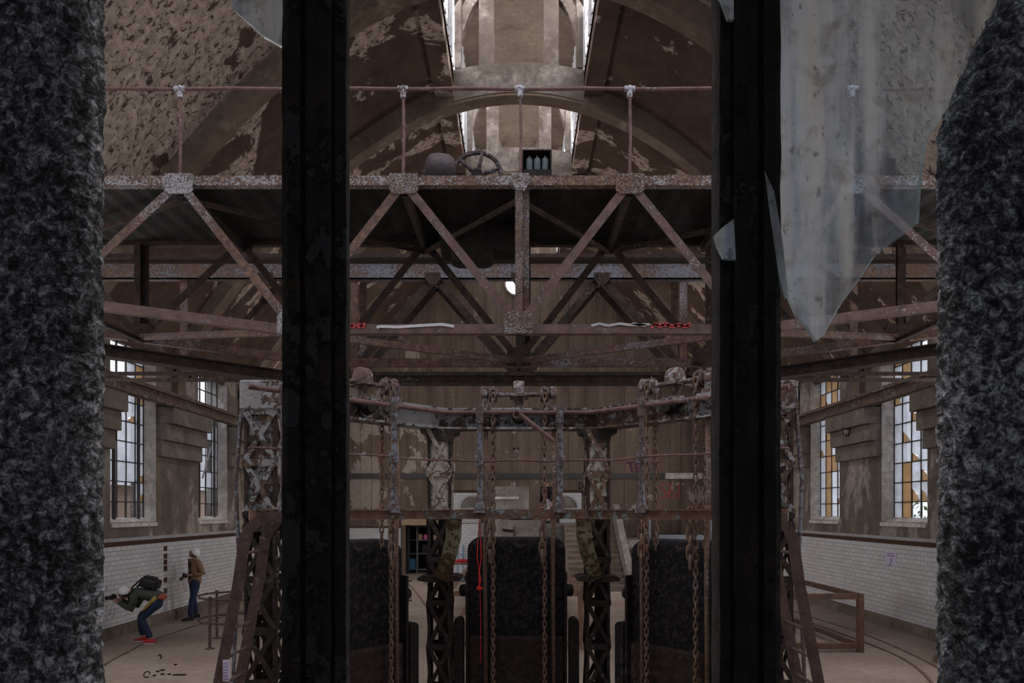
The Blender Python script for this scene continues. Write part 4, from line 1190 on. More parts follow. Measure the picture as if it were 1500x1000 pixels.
# floor tracks
def track(pts, label):
    mb = MB(); pts = [V((*p, 0)) for p in pts]
    fine = []
    for i in range(len(pts) - 1):
        p0 = pts[max(i - 1, 0)]; p1, p2 = pts[i], pts[i + 1]; p3 = pts[min(i + 2, len(pts) - 1)]
        for k in range(6):
            t = k / 6; fine.append(.5 * ((2 * p1) + (p2 - p0) * t + (2 * p0 - 5 * p1 + 4 * p2 - p3) * t * t + (3 * p1 - p0 - 3 * p2 + p3) * t ** 3))
    fine.append(pts[-1])
    for p, q in zip(fine, fine[1:]): mb.bar(p + V((0, 0, .006)), q + V((0, 0, .006)), .05, .012)
    tag(mb.build('floor_track', M['rail_beam']), label, 'track', 'curved rails in the floor')
track([(7.2, 22), (7.3, 17), (7.42, 14.9), (7.25, 12.6), (6.9, 10.9), (6.1, 8.8)], 'curved steel rail in the floor nearest the tiled wall with the paper notice')
track([(6.8, 22), (6.9, 16.1), (6.97, 13.95), (6.87, 12.2), (6.35, 10.5), (5.3, 8.5)], 'inner curved steel rail running past the square timber barrier')
track([(-7.2, 20), (-7.5, 14.5), (-7.35, 12.9), (-7.05, 11.5), (-6.3, 9.8)], 'curved steel rail in the floor beside the crouching photographer')
track([(-1.9, 16), (-3.3, 22), (-4.6, 27)], 'straight steel rail in the floor leading toward the metal shelves')
track([(-1.4, 16), (-2.7, 22), (-3.9, 27)], 'straight steel rail in the floor closest to the long timber guard rail')
# floor scraps
def at_floor(px, py): d = E * F / (py - 748); return V(((px - 760) * d / F, d, 0))
q = at_floor(215, 992); mb = MB(); mb.tube([q + V((
    .045 * math.cos(t), .025 * math.sin(t), .05 + .042 * math.sin(t))) for t in [2 * PI * i / 16 for i in range(15)]], .010, 6); tag(mb.build('iron_ring', M['dark_iron']), 'broken iron ring lying upright on the floor in front', 'ring')
q = at_floor(235, 966); mb = MB(); mb.tube([q + V((0, 0, .02)), q + V((.02, 0, .06)), q + V((-.01, .01, .09)), q + V((-.04, 0, .07))], .014, 6); tag(mb.build('iron_hook', M['dark_iron']), 'small iron hook on the floor behind the broken ring', 'hook')
for px, py, L, a, lab in ((263, 989, .22, .05, 'longest flat iron scrap on the floor'), (238, 982, .07, 0, 'tiny iron scrap just above the other scraps, left of the long one'), (231, 984, .05, 0, 'reddish iron scrap beside the tiny one'), (238, 988, .06, .3, 'iron scrap between the ring and the long flat scrap'), (248, 988, .05, 0, 'iron scrap touching the end of the long flat scrap'), (257, 974, .05, .8, 'thin bent scrap behind the long flat one'), (226, 990, .05, .5, 'small slanted scrap right beside the broken ring'), (325, 960, .12, .4, 'dark scrap on the floor near the foot of the railing')):
    q = at_floor(px, py); mb = MB(); d = V((math.cos(a), math.sin(a), 0)) * L * .45; mb.bar(q - d + V((0, 0, .012)), q + d + V((0, 0, .014)), .035, .018); tag(mb.build('iron_scrap', M['dark_iron']), lab, 'scrap', 'iron scraps on the floor')

# ------------------------------------------------------------------ store shelf in the recess, trolley, bench
sh = thing('metal_shelf', 'blue-grey metal shelf unit in the dark store recess', 'shelf', (-4.1, 29.4, 0))
for x in (-4.72, -4.35, -3.05):
    for y in (29.2, 29.6):
        mb = MB(); mb.box((x - .025, y - .025, 0), (x + .025, y + .025, 2.0)); mb.build('upright', M['grey_steel'], sh)
for z in (.12, .80, 1.38, 1.95):
    mb = MB(); mb.box((-4.72, 29.2, z), (-3.05, 29.6, z + .04)); mb.build('shelf_board', M['grey_steel'], sh)
def item(name, label, cat, mb, m): tag(mb.build(name, M[m], bevel=.01), label, cat, 'things on the metal shelf')
mb = MB(); mb.lathe([(.1, 0), (.13, .02), (.13, .2), (.1, .22)], (-3.95, 29.3, 1.42), (0, 0, 1), 14); item('paint_pot', 'pink paint pot on the metal shelf', 'pot', mb, 'pink')
mb = MB(); mb.lathe([(.1, 0), (.1, .2), (.06, .24)], (-4.22, 29.3, 1.42), (0, 0, 1), 14); item('tin_can', 'cream tin standing left of the pink paint pot', 'tin', mb, 'card')
mb = MB(); mb.box((-3.7, 29.25, 1.42), (-3.35, 29.5, 1.62)); item('carton', 'small cardboard carton right of the pink paint pot', 'box', mb, 'card')
mb = MB(); mb.ball((-3.5, 29.35, .92), .1, 10, 6, (2.2, 1, .8)); item('cloth_bundle', 'dark teal bundle on the middle board of the metal shelf', 'bundle', mb, 'teal')
mb = MB(); mb.box((-4.15, 29.25, .84), (-3.9, 29.5, 1.2)); item('black_crate', 'black crate left of the dark teal bundle', 'crate', mb, 'black')
mb = MB(); mb.lathe([(.15, 0), (.19, .4), (.19, .42)], (-3.75, 29.3, .16), (0, 0, 1), 14); item('bin', 'dark round bin on the lowest board of the metal shelf', 'bin', mb, 'black')
mb = MB(); mb.box((-4.68, 29.22, .16), (-4.42, 29.55, .6)); item('blue_carton', 'light blue carton low at the end of the metal shelf', 'box', mb, 'bluebox')
tr = thing('hand_trolley', 'blue hand trolley against the white tiles behind the gates', 'trolley', (-2.2, 25.9, 0))
mb = MB()
for x in (-2.32, -2.12): mb.tube([(x, 25.95, .1), (x, 26.05, 1.35)], .02, 8)
mb.tube([(-2.32, 26.05, 1.35), (-2.4, 26.0, 1.25), (-2.36, 25.97, 1.05), (-2.12, 26.0, .95)], .018, 8); mb.build('frame', M['bluebox'], tr)
for x in (-2.38, -2.06):
    mb = MB(); mb.lathe([(.1, -.03), (.12, -.02), (.12, .02), (.1, .03)], (x, 25.93, .12), (1, 0, 0), 16); mb.build('wheel', M['black'], tr, smooth='auto')
mb = MB(); mb.box((-2.4, 25.6, .04), (-2.04, 25.92, .07)); mb.build('toe_plate', M['bluebox'], tr)
bn = thing('workbench', 'brown wooden bench behind the gates with a red cloth on top', 'bench', (-2.0, 24.2, 0))
mb = MB(); mb.box((-2.75, 23.6, .78), (-1.5, 24.4, .86)); mb.build('benchtop', M['timber'], bn)
for x in (-2.68, -1.58):
    for y in (23.68, 24.32):
        mb = MB(); mb.box((x - .04, y - .04, 0), (x + .04, y + .04, .78)); mb.build('leg', M['timber'], bn)
mb = MB(); mb.ball((-2.0, 23.9, .9), .1, 12, 7, (2.6, 1.6, .7)); tag(mb.build('red_cloth', M['redcoat'], smooth=True), 'crumpled red cloth lying on the wooden bench', 'cloth')

# ------------------------------------------------------------------ people
def frame_fn(loc, fwd):
    f = V((fwd[0], fwd[1], 0)).normalized(); s = V((-f.y, f.x, 0)); o = V(loc)
    return lambda a, b, c: o + f * a + s * b + V((0, 0, c))


def skin_mesh(name, joints, edges, mat, parent, sub=2, root=0):
    """joints: list of (Vector, radius or (rx,ry))"""
    off = ROOT[parent.name]
    me = bpy.data.meshes.new(name); me.from_pydata([tuple(p - off) for p, r in joints], edges, [])
    o = bpy.data.objects.new(name, me); COL.objects.link(o); o.parent = parent; me.materials.append(mat)
    sk = o.modifiers.new('Skin', 'SKIN'); sk.use_smooth_shade = True
    for i, (p, r) in enumerate(joints):
        me.skin_vertices[0].data[i].radius = r if isinstance(r, tuple) else (r, r)
        me.skin_vertices[0].data[i].use_root = (i == root)
    sb_ = o.modifiers.new('Subdivision', 'SUBSURF'); sb_.levels = sub; sb_.render_levels = sub
    return o


def hand_chain(J, Ed, wrist_i, wrist, d, side, up, curl):
    """palm, four fingers and a thumb grown from a wrist joint"""
    d = d.normalized(); side = side.normalized(); up = up.normalized()
    J.append((wrist + d * .05, (.036, .018))); palm = len(J) - 1; Ed.append((wrist_i, palm))
    for k, (w, L) in enumerate(((-.03, .075), (-.01, .085), (.01, .08), (.03, .062))):
        a = wrist + d * .09 + side * w
        J.append((a, .0095)); i0 = len(J) - 1; Ed.append((palm, i0))
        b_ = a + d * L * .5 + up * (-.008 * curl); J.append((b_, .0085)); Ed.append((i0, i0 + 1))
        c_ = b_ + d * L * .3 + up * (-.03 * curl); J.append((c_, .0075)); Ed.append((i0 + 1, i0 + 2))
    a = wrist + d * .035 - side * .038 ; J.append((a, .011)); i0 = len(J) - 1; Ed.append((palm, i0))
    J.append((a + d * .035 - side * .018 + up * (-.012 * curl), .0095)); Ed.append((i0, i0 + 1))


def head(parent, c, fdir, up, hairmat, helmet=None, strap=True):
    """c: head centre; fdir: face direction; up: crown direction"""
    f = V(fdir).normalized(); u = V(up); u = (u - f * u.dot(f)).normalized(); s = u.cross(f).normalized()
    T_ = lambda a, b, d: c + f * a + s * b + u * d
    mb = MB(); n, m = 20, 16; vs = [];
    for i in range(m + 1):
        t = PI * i / m
        for j in range(n):
            p = 2 * PI * j / n
            a, b, d = math.sin(t) * math.cos(p), math.sin(t) * math.sin(p), math.cos(t)
            w = 1.0 if d > -.2 else 1 - .32 * (-d - .2)            # narrower jaw
            x = a * .098; y = b * .076 * w; z = d * .118
            if a > .75 and -.45 < d < .15: x += .012 * math.exp(-(b / .16) ** 2)        # nose ridge
            if a > .7 and abs(d + .25) < .16: x += .016 * math.exp(-(b / .16) ** 2)      # nose tip
            if a > .5 and abs(d - .08) < .1 and abs(abs(b) - .36) < .16: x -= .008        # eye sockets
            if a > .4 and d < -.7: x += .012                                             # chin
            vs.append(T_(x, y, z))
    fs = [(i * n + j, i * n + (j + 1) % n, (i + 1) * n + (j + 1) % n, (i + 1) * n + j) for i in range(m) for j in range(n)]
    mb.add(vs, fs)
    for sg in (-1, 1): mb.ball(T_(-.01, sg * .076, -.005), .026, 8, 6, (.6, .6, 1))
    hd = mb.build('head', M['skin'], parent, smooth=True)
    for sg in (-1, 1):
        e = MB(); e.ball(T_(.083, sg * .031, .008), .011, 8, 6); e.build('eye', M['eye'], hd, smooth=True)
    mm = MB(); mm.ball(T_(.089, 0, -.058), .012, 8, 6, (1, 1, .5)); mm.tube([T_(.084, -.022, -.058), T_(.092, 0, -.057), T_(.084, .022, -.058)], .005, 6); mm.build('mouth', M['lip'], hd, smooth=True)
    def shell(r, cut, m_, name, front):
        mb = MB(); vs = []; n2, m2 = 20, 10; tm = cut
        for i in range(m2 + 1):
            t = tm * i / m2
            for j in range(n2):
                p = 2 * PI * j / n2
                tt = t * (1 - front * max(0, math.cos(p)))
                vs.append(T_(math.sin(tt) * math.cos(p) * .098 * r - .008, math.sin(tt) * math.sin(p) * .080 * r, math.cos(tt) * .118 * r + .006))
        fs = [(i * n2 + j, i * n2 + (j + 1) % n2, (i + 1) * n2 + (j + 1) % n2, (i + 1) * n2 + j) for i in range(m2) for j in range(n2)]
        mb.add(vs, fs); o = mb.build(name, m_, parent, smooth=True)
        so = o.modifiers.new('Solidify', 'SOLIDIFY'); so.thickness = .008; return o
    shell(1.06, 2.05, hairmat, 'hair', .42)
    if helmet:
        hl = shell(1.25, 1.72, helmet, 'helmet', .22)
        if strap:
            mb = MB(); mb.tube([T_(-.02, -.088, 0), T_(.02, -.075, -.07), T_(.03, 0, -.125), T_(.02, .075, -.07), T_(-.02, .088, 0)], .009, 6); mb.build('chin_strap', M['black'], hl)
    return hd


def shoe(parent, ankle, f, m, sole):
    f = V(f).normalized(); s = V((-f.y, f.x, 0)); g = V((ankle.x, ankle.y, ROOT[parent.name].z))
    mb = MB(); prof = [(-.09, .035, .085), (-.06, .042, .095), (0, .043, .09), (.08, .05, .062), (.14, .046, .048), (.185, .025, .035)]
    low = []; top = []
    n = len(prof); vs = []; fs = []
    for a, w, h in prof:
        for b_, z in ((-w, .0), (-w, h * .6), (-w * .6, h), (w * .6, h), (w, h * .6), (w, .0)): vs.append(g + f * a + s * b_ + V((0, 0, z + .004)))
    for i in range(n - 1):
        for j in range(6): fs.append((i * 6 + j, i * 6 + (j + 1) % 6, (i + 1) * 6 + (j + 1) % 6, (i + 1) * 6 + j))
    fs.append(tuple(range(6))); fs.append(tuple((n - 1) * 6 + j for j in range(6)))
    mb.add(vs, fs); o = mb.build('shoe', m, parent, smooth='auto')
    mb = MB(); pl = [(a, -w * 1.05) for a, w, h in prof] + [(a, w * 1.05) for a, w, h in reversed(prof)]
    mb.prism(pl, g, f, s, (0, 0, .022)); mb.build('sole', sole, o)


def photo_camera(name, label, c, f, parent=None):
    f = V(f).normalized(); s = f.cross(V((0, 0, 1))).normalized(); u = s.cross(f)
    k = thing(name, label, 'camera', tuple(c))
    mb = MB(); mb.bar(c - s * .07, c + s * .07, .07, .095, u); mb.bar(c - s * .025 + u * .055, c + s * .025 + u * .055, .05, .03, u); mb.build('body', M['black'], k, bevel=.008)
    mb = MB(); mb.lathe([(.036, .02), (.038, .05), (.035, .10), (.040, .15), (.032, .155)], c, f, 16); mb.build('lens', M['black'], k, smooth='auto')
    return k, s, u


def person_stand(loc, fwd, name_label, top, legs, shoes, gaze, hel, hairm, arms=True, h=1.0, spread=.12, step=.10, bag=False):
    g = frame_fn(loc, fwd); up = V((0, 0, 1)); f = V((fwd[0], fwd[1], 0)).normalized(); s = V((-f.y, f.x, 0))
    p = thing('person', name_label, 'person', loc)
    hc = g(.02, 0, 1.605 * h)
    hands = [g(.16, .09, 1.09 * h), g(.16, -.09, 1.06 * h)] if arms else [g(.05, .27, .80 * h), g(.05, -.27, .80 * h)]
    elb = [g(-.10, .25, 1.12 * h), g(-.10, -.25, 1.12 * h)] if arms else [g(-.03, .27, 1.08 * h), g(-.03, -.27, 1.08 * h)]
    J = [(g(0, 0, .95 * h), (.10, .075)), (g(0, 0, 1.12 * h), (.105, .08)), (g(0, 0, 1.32 * h), (.14, .095)), (g(-.01, 0, 1.44 * h), .06), (g(.0, 0, 1.54 * h), .052)]
    Ed = [(0, 1), (1, 2), (2, 3), (3, 4)]
    kn = [g(.05 + step * .4, spread * .9, .50 * h), g(.02 - step * .2, -spread * .8, .50 * h)]; an = [g(step, spread, .09), g(-step * .5, -spread, .09)]
    for k in range(2):
        sg = 1 if k == 0 else -1
        i = len(J); J += [(g(0, sg * .085, .86 * h), .062), (kn[k], .048), (an[k], .036)]; Ed += [(0, i), (i, i + 1), (i + 1, i + 2)]
        i = len(J); sh_ = g(0, sg * .165, 1.39 * h); J += [(sh_, .040), (elb[k], .040), (hands[k], .027)]; Ed += [(2, i), (i, i + 1), (i + 1, i + 2)]
        hd_ = (hands[k] - elb[k]); hand_chain(J, Ed, i + 2, hands[k], hd_, V((0, 0, 1)) if arms else f, s * sg, 1.2)
    skin_mesh('body', J, Ed, M['skin'], p)
    # jacket: torso and sleeves a little outside the body, ends at hip and wrist
    Jt = [(g(0, 0, .84 * h), (.185, .14)), (g(0, 0, .95 * h), (.18, .135)), (g(0, 0, 1.12 * h), (.165, .12)), (g(0, 0, 1.32 * h), (.175, .125)), (g(-.01, 0, 1.44 * h), .085)]
    Et = [(0, 1), (1, 2), (2, 3), (3, 4)]
    for k in range(2):
        sg = 1 if k == 0 else -1; i = len(Jt)
        Jt += [(g(0, sg * .18, 1.395 * h), .085), (elb[k], .062), (elb[k].lerp(hands[k], .82), .046)]; Et += [(3, i), (i, i + 1), (i + 1, i + 2)]
    skin_mesh('jacket', Jt, Et, top, p)
    for k in range(2):
        sg = 1 if k == 0 else -1; a_ = g(0, sg * .15, 1.43 * h); mb = MB()
        mb.tube([a_, g(0, sg * .19, 1.385 * h), a_.lerp(elb[k], .6), elb[k], elb[k].lerp(hands[k], .3), elb[k].lerp(hands[k], .82)], [.055, .075, .066, .058, .052, .044], 12); mb.build('sleeve', top, p, smooth=True)
    Jl = [(g(0, 0, 1.04 * h), (.15, .115)), (g(0, 0, .90 * h), (.15, .12))]; El = [(0, 1)]
    for k in range(2):
        sg = 1 if k == 0 else -1; i = len(Jl)
        Jl += [(g(0, sg * .085, .80 * h), .098), (kn[k], .073), (an[k] + V((0, 0, .0)), .070)]; El += [(1, i), (i, i + 1), (i + 1, i + 2)]
    skin_mesh('trousers', Jl, El, legs, p)
    for k in range(2): shoe(p, an[k], f, shoes, M['black'])
    head(p, hc, gaze, V((-gaze[0] * gaze[2] * 1.5, -gaze[1] * gaze[2] * 1.5, 1)), hairm, hel)
    return p, g, f, s


# standing visitor looking up
SP = (-7.95, 16.75, 0); SF = (-.66, -.75)
p, g, f, s = person_stand(SP, SF, 'standing person in tan jacket, jeans and white helmet looking up, holding a camera', M['jacket'], M['jeans'], M['darkcloth'], (-.80, -.22, .62), M['helmet'], M['hair'], spread=.15, step=.18)
mb = MB()
mb.prism([(-.06, 0), (.06, 0), (.075, .42), (-.075, .42)], g(.122, 0, .98), s, V((0, 0, 1)), f * .012); mb.build('dark_shirt', M['darkcloth'], p, bevel=.01)
mb = MB(); mb.tube([g(.10, .1, 1.33), g(.05, .09, 1.43), g(-.05, .06, 1.475), g(-.05, -.06, 1.475), g(.05, -.09, 1.43), g(.10, -.1, 1.33)], .022, 8); mb.build('collar', M['card'], p, smooth=True)
k, s1, u1 = photo_camera('photo_camera', 'black camera held at the waist by the standing person', g(.235, .01, 1.08), (-.5, -.5, -.6))
mb = MB(); c = g(.29, .06, 1.05); mb.tube([c, g(.24, .10, .80), g(.23, .05, .70), g(.24, -.02, .72), g(.28, -.05, 1.04)], .008, 6); mb.build('strap', M['grey_tile'], k)

# crouching photographer
CP = (-7.42, 13.75, 0); CF = (-1, -.12); g = frame_fn(CP, CF); f = V((CF[0], CF[1], 0)).normalized(); s = V((-f.y, f.x, 0))
p = thing('person', 'crouching person in dark green jumper, jeans and red shoes taking a photograph', 'person', CP)
# s points toward the viewer when +; near leg +, far leg -
hip = g(-.22, 0, .86); ch = g(.18, 0, 1.0); nk = g(.34, 0, 1.03); hc = g(.50, 0, .99)
kn = [g(.13, .12, .50), g(.24, -.12, .52)]; an = [g(-.06, .14, .09), g(.20, -.14, .09)]
el = [g(.28, .22, .70), g(.34, -.22, .72)]; hw_ = [g(.60, .07, .84), g(.62, -.06, .86)]
J = [(hip, (.09, .08)), (g(-.02, 0, .96), (.10, .085)), (ch, (.14, .11)), (nk, .058), (g(.42, 0, 1.02), .05)]; Ed = [(0, 1), (1, 2), (2, 3), (3, 4)]
for k_ in range(2):
    sg = 1 if k_ == 0 else -1
    i = len(J); J += [(g(-.17, sg * .09, .80), .062), (kn[k_], .050), (an[k_], .036)]; Ed += [(0, i), (i, i + 1), (i + 1, i + 2)]
    i = len(J); J += [(g(.24, sg * .165, .98), .040), (el[k_], .04), (hw_[k_], .027)]; Ed += [(2, i), (i, i + 1), (i + 1, i + 2)]
    hand_chain(J, Ed, i + 2, hw_[k_], hw_[k_] - el[k_], V((0, 0, 1)), s * sg, 1.2)
skin_mesh('body', J, Ed, M['skin'], p)
Jt = [(g(-.25, 0, .90), (.165, .14)), (g(-.06, 0, .95), (.165, .13)), (ch, (.165, .13)), (nk, .085)]; Et = [(0, 1), (1, 2), (2, 3)]
for k_ in range(2):
    sg = 1 if k_ == 0 else -1; i = len(Jt)
    Jt += [(g(.22, sg * .175, .98), .092), (el[k_], .066), (el[k_].lerp(hw_[k_], .85), .046)]; Et += [(2, i), (i, i + 1), (i + 1, i + 2)]
skin_mesh('jumper', Jt, Et, M['green'], p)
for k_ in range(2):
    sg = 1 if k_ == 0 else -1; a_ = g(.20, sg * .15, 1.0); mb = MB()
    mb.tube([a_, g(.245, sg * .18, .96), a_.lerp(el[k_], .6), el[k_], el[k_].lerp(hw_[k_], .3), el[k_].lerp(hw_[k_], .86)], [.06, .082, .07, .060, .055, .042], 12); mb.build('sleeve', M['green'], p, smooth=True)
Jl = [(g(-.12, 0, .94), (.155, .125)), (g(-.22, 0, .86), (.165, .145))]; El = [(0, 1)]
for k_ in range(2):
    sg = 1 if k_ == 0 else -1; i = len(Jl)
    Jl += [(g(-.14, sg * .10, .78), .105), (kn[k_], .078), (an[k_] + V((0, 0, .02)), .066)]; El += [(1, i), (i, i + 1), (i + 1, i + 2)]
skin_mesh('trousers', Jl, El, M['jeans'], p)
for k_ in range(2): shoe(p, an[k_], (-1, -.1, 0), M['redshoe'], M['paleshoe'])
head(p, hc, (-1, -.1, -.12), (0, 0, 1), M['hair'], M['helmet'])
mb = MB(); mb.ball(g(-.25, .05, .92), .065, 12, 8, (1.2, 1.7, 1.0)); mb.build('orange_shirt_tail', M['orange'], p, smooth=True)
mb = MB(); mb.tube([g(-.17, .15, .93), g(-.05, .20, .80), g(.06, .20, .66)], [.045, .036, .018], 8); mb.build('yellow_cloth', M['yellow'], p, smooth=True)
cm, s1, u1 = photo_camera('photo_camera.001', 'black camera raised to the face of the crouching photographer', g(.70, 0, .92), (-1, -.1, -.12))
mb = MB(); mb.tube([g(.66, .07, .90), g(.70, .08, .72), g(.76, .06, .58), g(.72, .03, .52), g(.66, .05, .58), g(.64, .07, .72)], .008, 6); mb.build('strap', M['grey_tile'], cm)
bp = thing('backpack', 'black backpack on the back of the crouching photographer', 'backpack', tuple(g(.02, 0, 1.10)))
mb = MB(); mb.bar(g(-.17, 0, 1.15), g(.17, 0, 1.24), .30, .20); o = mb.build('bag', M['black'], bp, bevel=.05); o.modifiers[0].segments = 4
mb = MB(); mb.bar(g(-.12, 0, 1.28), g(.1, 0, 1.335), .2, .05); mb.build('pocket', M['darkcloth'], bp, bevel=.02)
for sg in (-1, 1):
    mb = MB(); mb.tube([g(.17, sg * .1, 1.26), g(.30, sg * .13, 1.12), g(.29, sg * .15, .98), g(.2, sg * .16, .90)], .02, 6); mb.build('shoulder_strap', M['black'], bp)
# far visitor on the platform
person_stand(tuple(P(801, 748, 26.9).xy) + (PZ,), (-.6, -.8), 'person in dark coat and red top standing on the platform beyond the chains', M['darkcloth'], M['grey_tile'], M['darkcloth'], (-.6, -.8, 0), None, M['hair'], arms=False)
p3 = bpy.data.objects['person.002']; g = frame_fn(tuple(p3.location), (-.6, -.8)); f3 = V((-.6, -.8, 0)); s3 = V((.8, -.6, 0))
mb = MB(); mb.prism([(-.09, 0), (.09, 0), (.10, .42), (-.10, .42)], g(.125, 0, .98), s3, V((0, 0, 1)), f3 * .03); mb.build('red_front', M['redcoat'], p3, bevel=.01)

# ------------------------------------------------------------------ outdoors beyond the windows
mb = MB(); mb.box((-60, -40, -.6), (-9.2, 80, -.3)); mb.box((9.2, -40, -.6), (60, 80, -.3)); struct(mb.build('ground', M['ground']))
bo = thing('brick_outbuilding', 'low brick outbuilding seen through the barred windows', 'building', (-16, 20, -.3))
mb = MB(); mb.box((-20, 16, -.3), (-15, 40, 3.6)); mb.build('wall', M['brickout'], bo)
mb = MB(); mb.prism([(-20.4, 3.6), (-14.6, 3.6), (-17.5, 5.2)], (0, 15.7, 0), (1, 0, 0), (0, 0, 1), (0, 24.6, 0)); mb.build('roof', M['grey_tile'], bo)
def shrub(loc, r, label):
    b_ = thing('shrub', label, 'shrub', loc, 'shrubs outside the amber windows')
    mb = MB(); c = V(loc) + V((0, 0, r * .95))
    for i in range(900):
        d = V((R.gauss(0, 1), R.gauss(0, 1), R.gauss(0, 1))).normalized() * r * R.uniform(.5, 1); q = c + V((d.x, d.y, d.z * 1.1))
        a = V((R.uniform(-1, 1), R.uniform(-1, 1), R.uniform(-1, 1))).normalized() * .13; b2 = a.cross(V((R.uniform(-1, 1), R.uniform(-1, 1), R.uniform(-1, 1)))).normalized() * .06
        mb.add([q - a, q + b2, q + a, q - b2], [(0, 1, 2, 3)])
    mb.build('foliage', M['leaf'], b_)
    mb = MB(); mb.tube([V(loc), c], [.1, .05], 8); mb.build('stem', M['timber_dark'], b_)
shrub((14.5, 21.2, -.3), 2.3, 'leafy green shrub outside the window nearest the granite jamb')
shrub((17.5, 29.0, -.3), 2.6, 'leafy green shrub farther off outside the second amber window')

# ------------------------------------------------------------------ the near window: stone jambs, iron bars, broken glass
def rough_stone(path, name, label, s):
    """path(z, t) -> (x, y) outline of the jamb; t 0..1"""
    NZ, NT = 420, 110; z0, z1 = E - .36, E + .80
    vs = []
    for i in range(NZ + 1):
        z = z0 + (z1 - z0) * i / NZ
        for j in range(NT + 1):
            x, y, nx, ny = path(z, j / NT)
            q = V((x, y, z))
            a = mnoise.fractal(q * 90, 1.0, 2.0, 4) * .0026 + mnoise.noise(q * 9) * .004
            b_ = mnoise.noise(q * 120) * .0022
            a += b_
            vs.append((x + nx * a, y + ny * a, z))
    fs = [(i * (NT + 1) + j, i * (NT + 1) + j + 1, (i + 1) * (NT + 1) + j + 1, (i + 1) * (NT + 1) + j) for i in range(NZ) for j in range(NT)]
    mb = MB(); mb.add(vs, fs)
    o = mb.build(name, M['granite'], None, smooth=True); struct(o, label); return o
def prof(edge_x, y0, s):
    """front face (toward the viewer), rounded corner, splayed reveal; s = side sign (-1 left)"""
    def fn(t):
        r = .035
        if t < .62:
            u = t / .62; return (edge_x + s * (1.1 - u * (1.1 - r)), y0, 0, -1)
        if t < .8:
            a = (t - .62) / .18 * PI / 2
            return (edge_x + s * (r - r * math.sin(a)), y0 + r - r * math.cos(a), -s * math.sin(a), -math.cos(a))
        u = (t - .8) / .2
        return (edge_x + s * (.7 * u * .3 * 1.6), y0 + r + .30 * u, -s * .9, .3)
    return fn
JY = .75
def lpath(z, t): return prof((154 - 760) * (JY + .035) / F, JY, -1)(t)
def rpath(z, t):
    zr = z - E
    ex = (1372 - 760) * (JY + .035) / F
    if zr > .43: ex += .0707 * ((zr - .43) / .157) ** 1.15
    return prof(ex, JY, 1)(t)
rough_stone(lpath, 'stone_jamb', 'rough dark granite jamb on the window side nearer the photographers', -1)
rough_stone(rpath, 'stone_jamb.001', 'rough dark granite jamb whose edge curves away above the hanging glass', 1)
# wall around the opening and the room the camera stands in
mb = plate(rect(-9.1, -.3, 9.1, 13.8), [rect(-1.35, E - .34, 1.35, E + .78), rect(-6.4, 6.0, -2.6, 10.2), rect(2.6, 6.0, 6.4, 10.2)], (0, .82, 0), (1, 0, 0), (0, 0, 1), (0, .1, 0)); struct(mb.build('wall_front', M['dark']))  # two unseen side holes added to admit fill light
mb = MB()
for y in (-2.6,): pass
mb.box((-2.0, -2.7, .0), (-1.9, .82, 5.0)); mb.box((1.9, -2.7, 0), (2.0, .82, 5.0)); mb.box((-2, -2.7, 4.9), (2, .82, 5.0))
struct(mb.build('wall_anteroom', M['dark']))
mb = plate(rect(-2, 0, 2, 5.0), [rect(-1.0, 2.5, 1.0, 4.4)], (0, -2.7, 0), (1, 0, 0), (0, 0, 1), (0, -.1, 0)); struct(mb.build('wall_anteroom.001', M['dark']))

# iron window with stepped bars and broken glass
wn = thing('window_1', 'near iron window with two black bars and broken dirty glass', 'window', (0, .72, E)); del wn['category']; wn['kind'] = 'structure'
def mullion(px0, px1, prof_):
    d0 = .70; mb = MB(); w = px1 - px0
    poly = []
    for a, dep in prof_: poly.append((((px0 + a * w) - 760) * d0 / F, d0 + dep))
    xs = [p_[0] for p_ in poly]
    cx = sum((min(xs), max(xs))) / 2
    poly = poly + [(max(xs), d0 + .026), (cx + .012, d0 + .026), (cx + .012, d0 + .11), (cx - .012, d0 + .11), (cx - .012, d0 + .026), (min(xs), d0 + .026)]
    n = 60; z0, z1 = E - .30, E + .70
    rows = []
    for i in range(n + 1):
        z = z0 + (z1 - z0) * i / n
        rows.append([V((x + mnoise.noise((x * 30, 0, z * 26)) * .0012, y + mnoise.noise((x * 40, 5, z * 22)) * .0012, z)) for x, y in poly])
    k_ = len(poly); vs = [v for r_ in rows for v in r_]
    fs = [(i * k_ + j, i * k_ + (j + 1) % k_, (i + 1) * k_ + (j + 1) % k_, (i + 1) * k_ + j) for i in range(n) for j in range(k_)]
    mb.add(vs, fs); return mb.build('mullion', M['mullion'], wn)
PR = [(0, .02), (.0, .006), (.12, .0), (.32, .0), (.34, .014), (.52, .016), (.54, .004), (.62, .002), (.78, .002), (.80, .018), (.93, .02), (.95, .012), (1.0, .014)]
mullion(410, 502, PR)
mullion(1060, 1147, [(1 - a, d) for a, d in reversed(PR)])
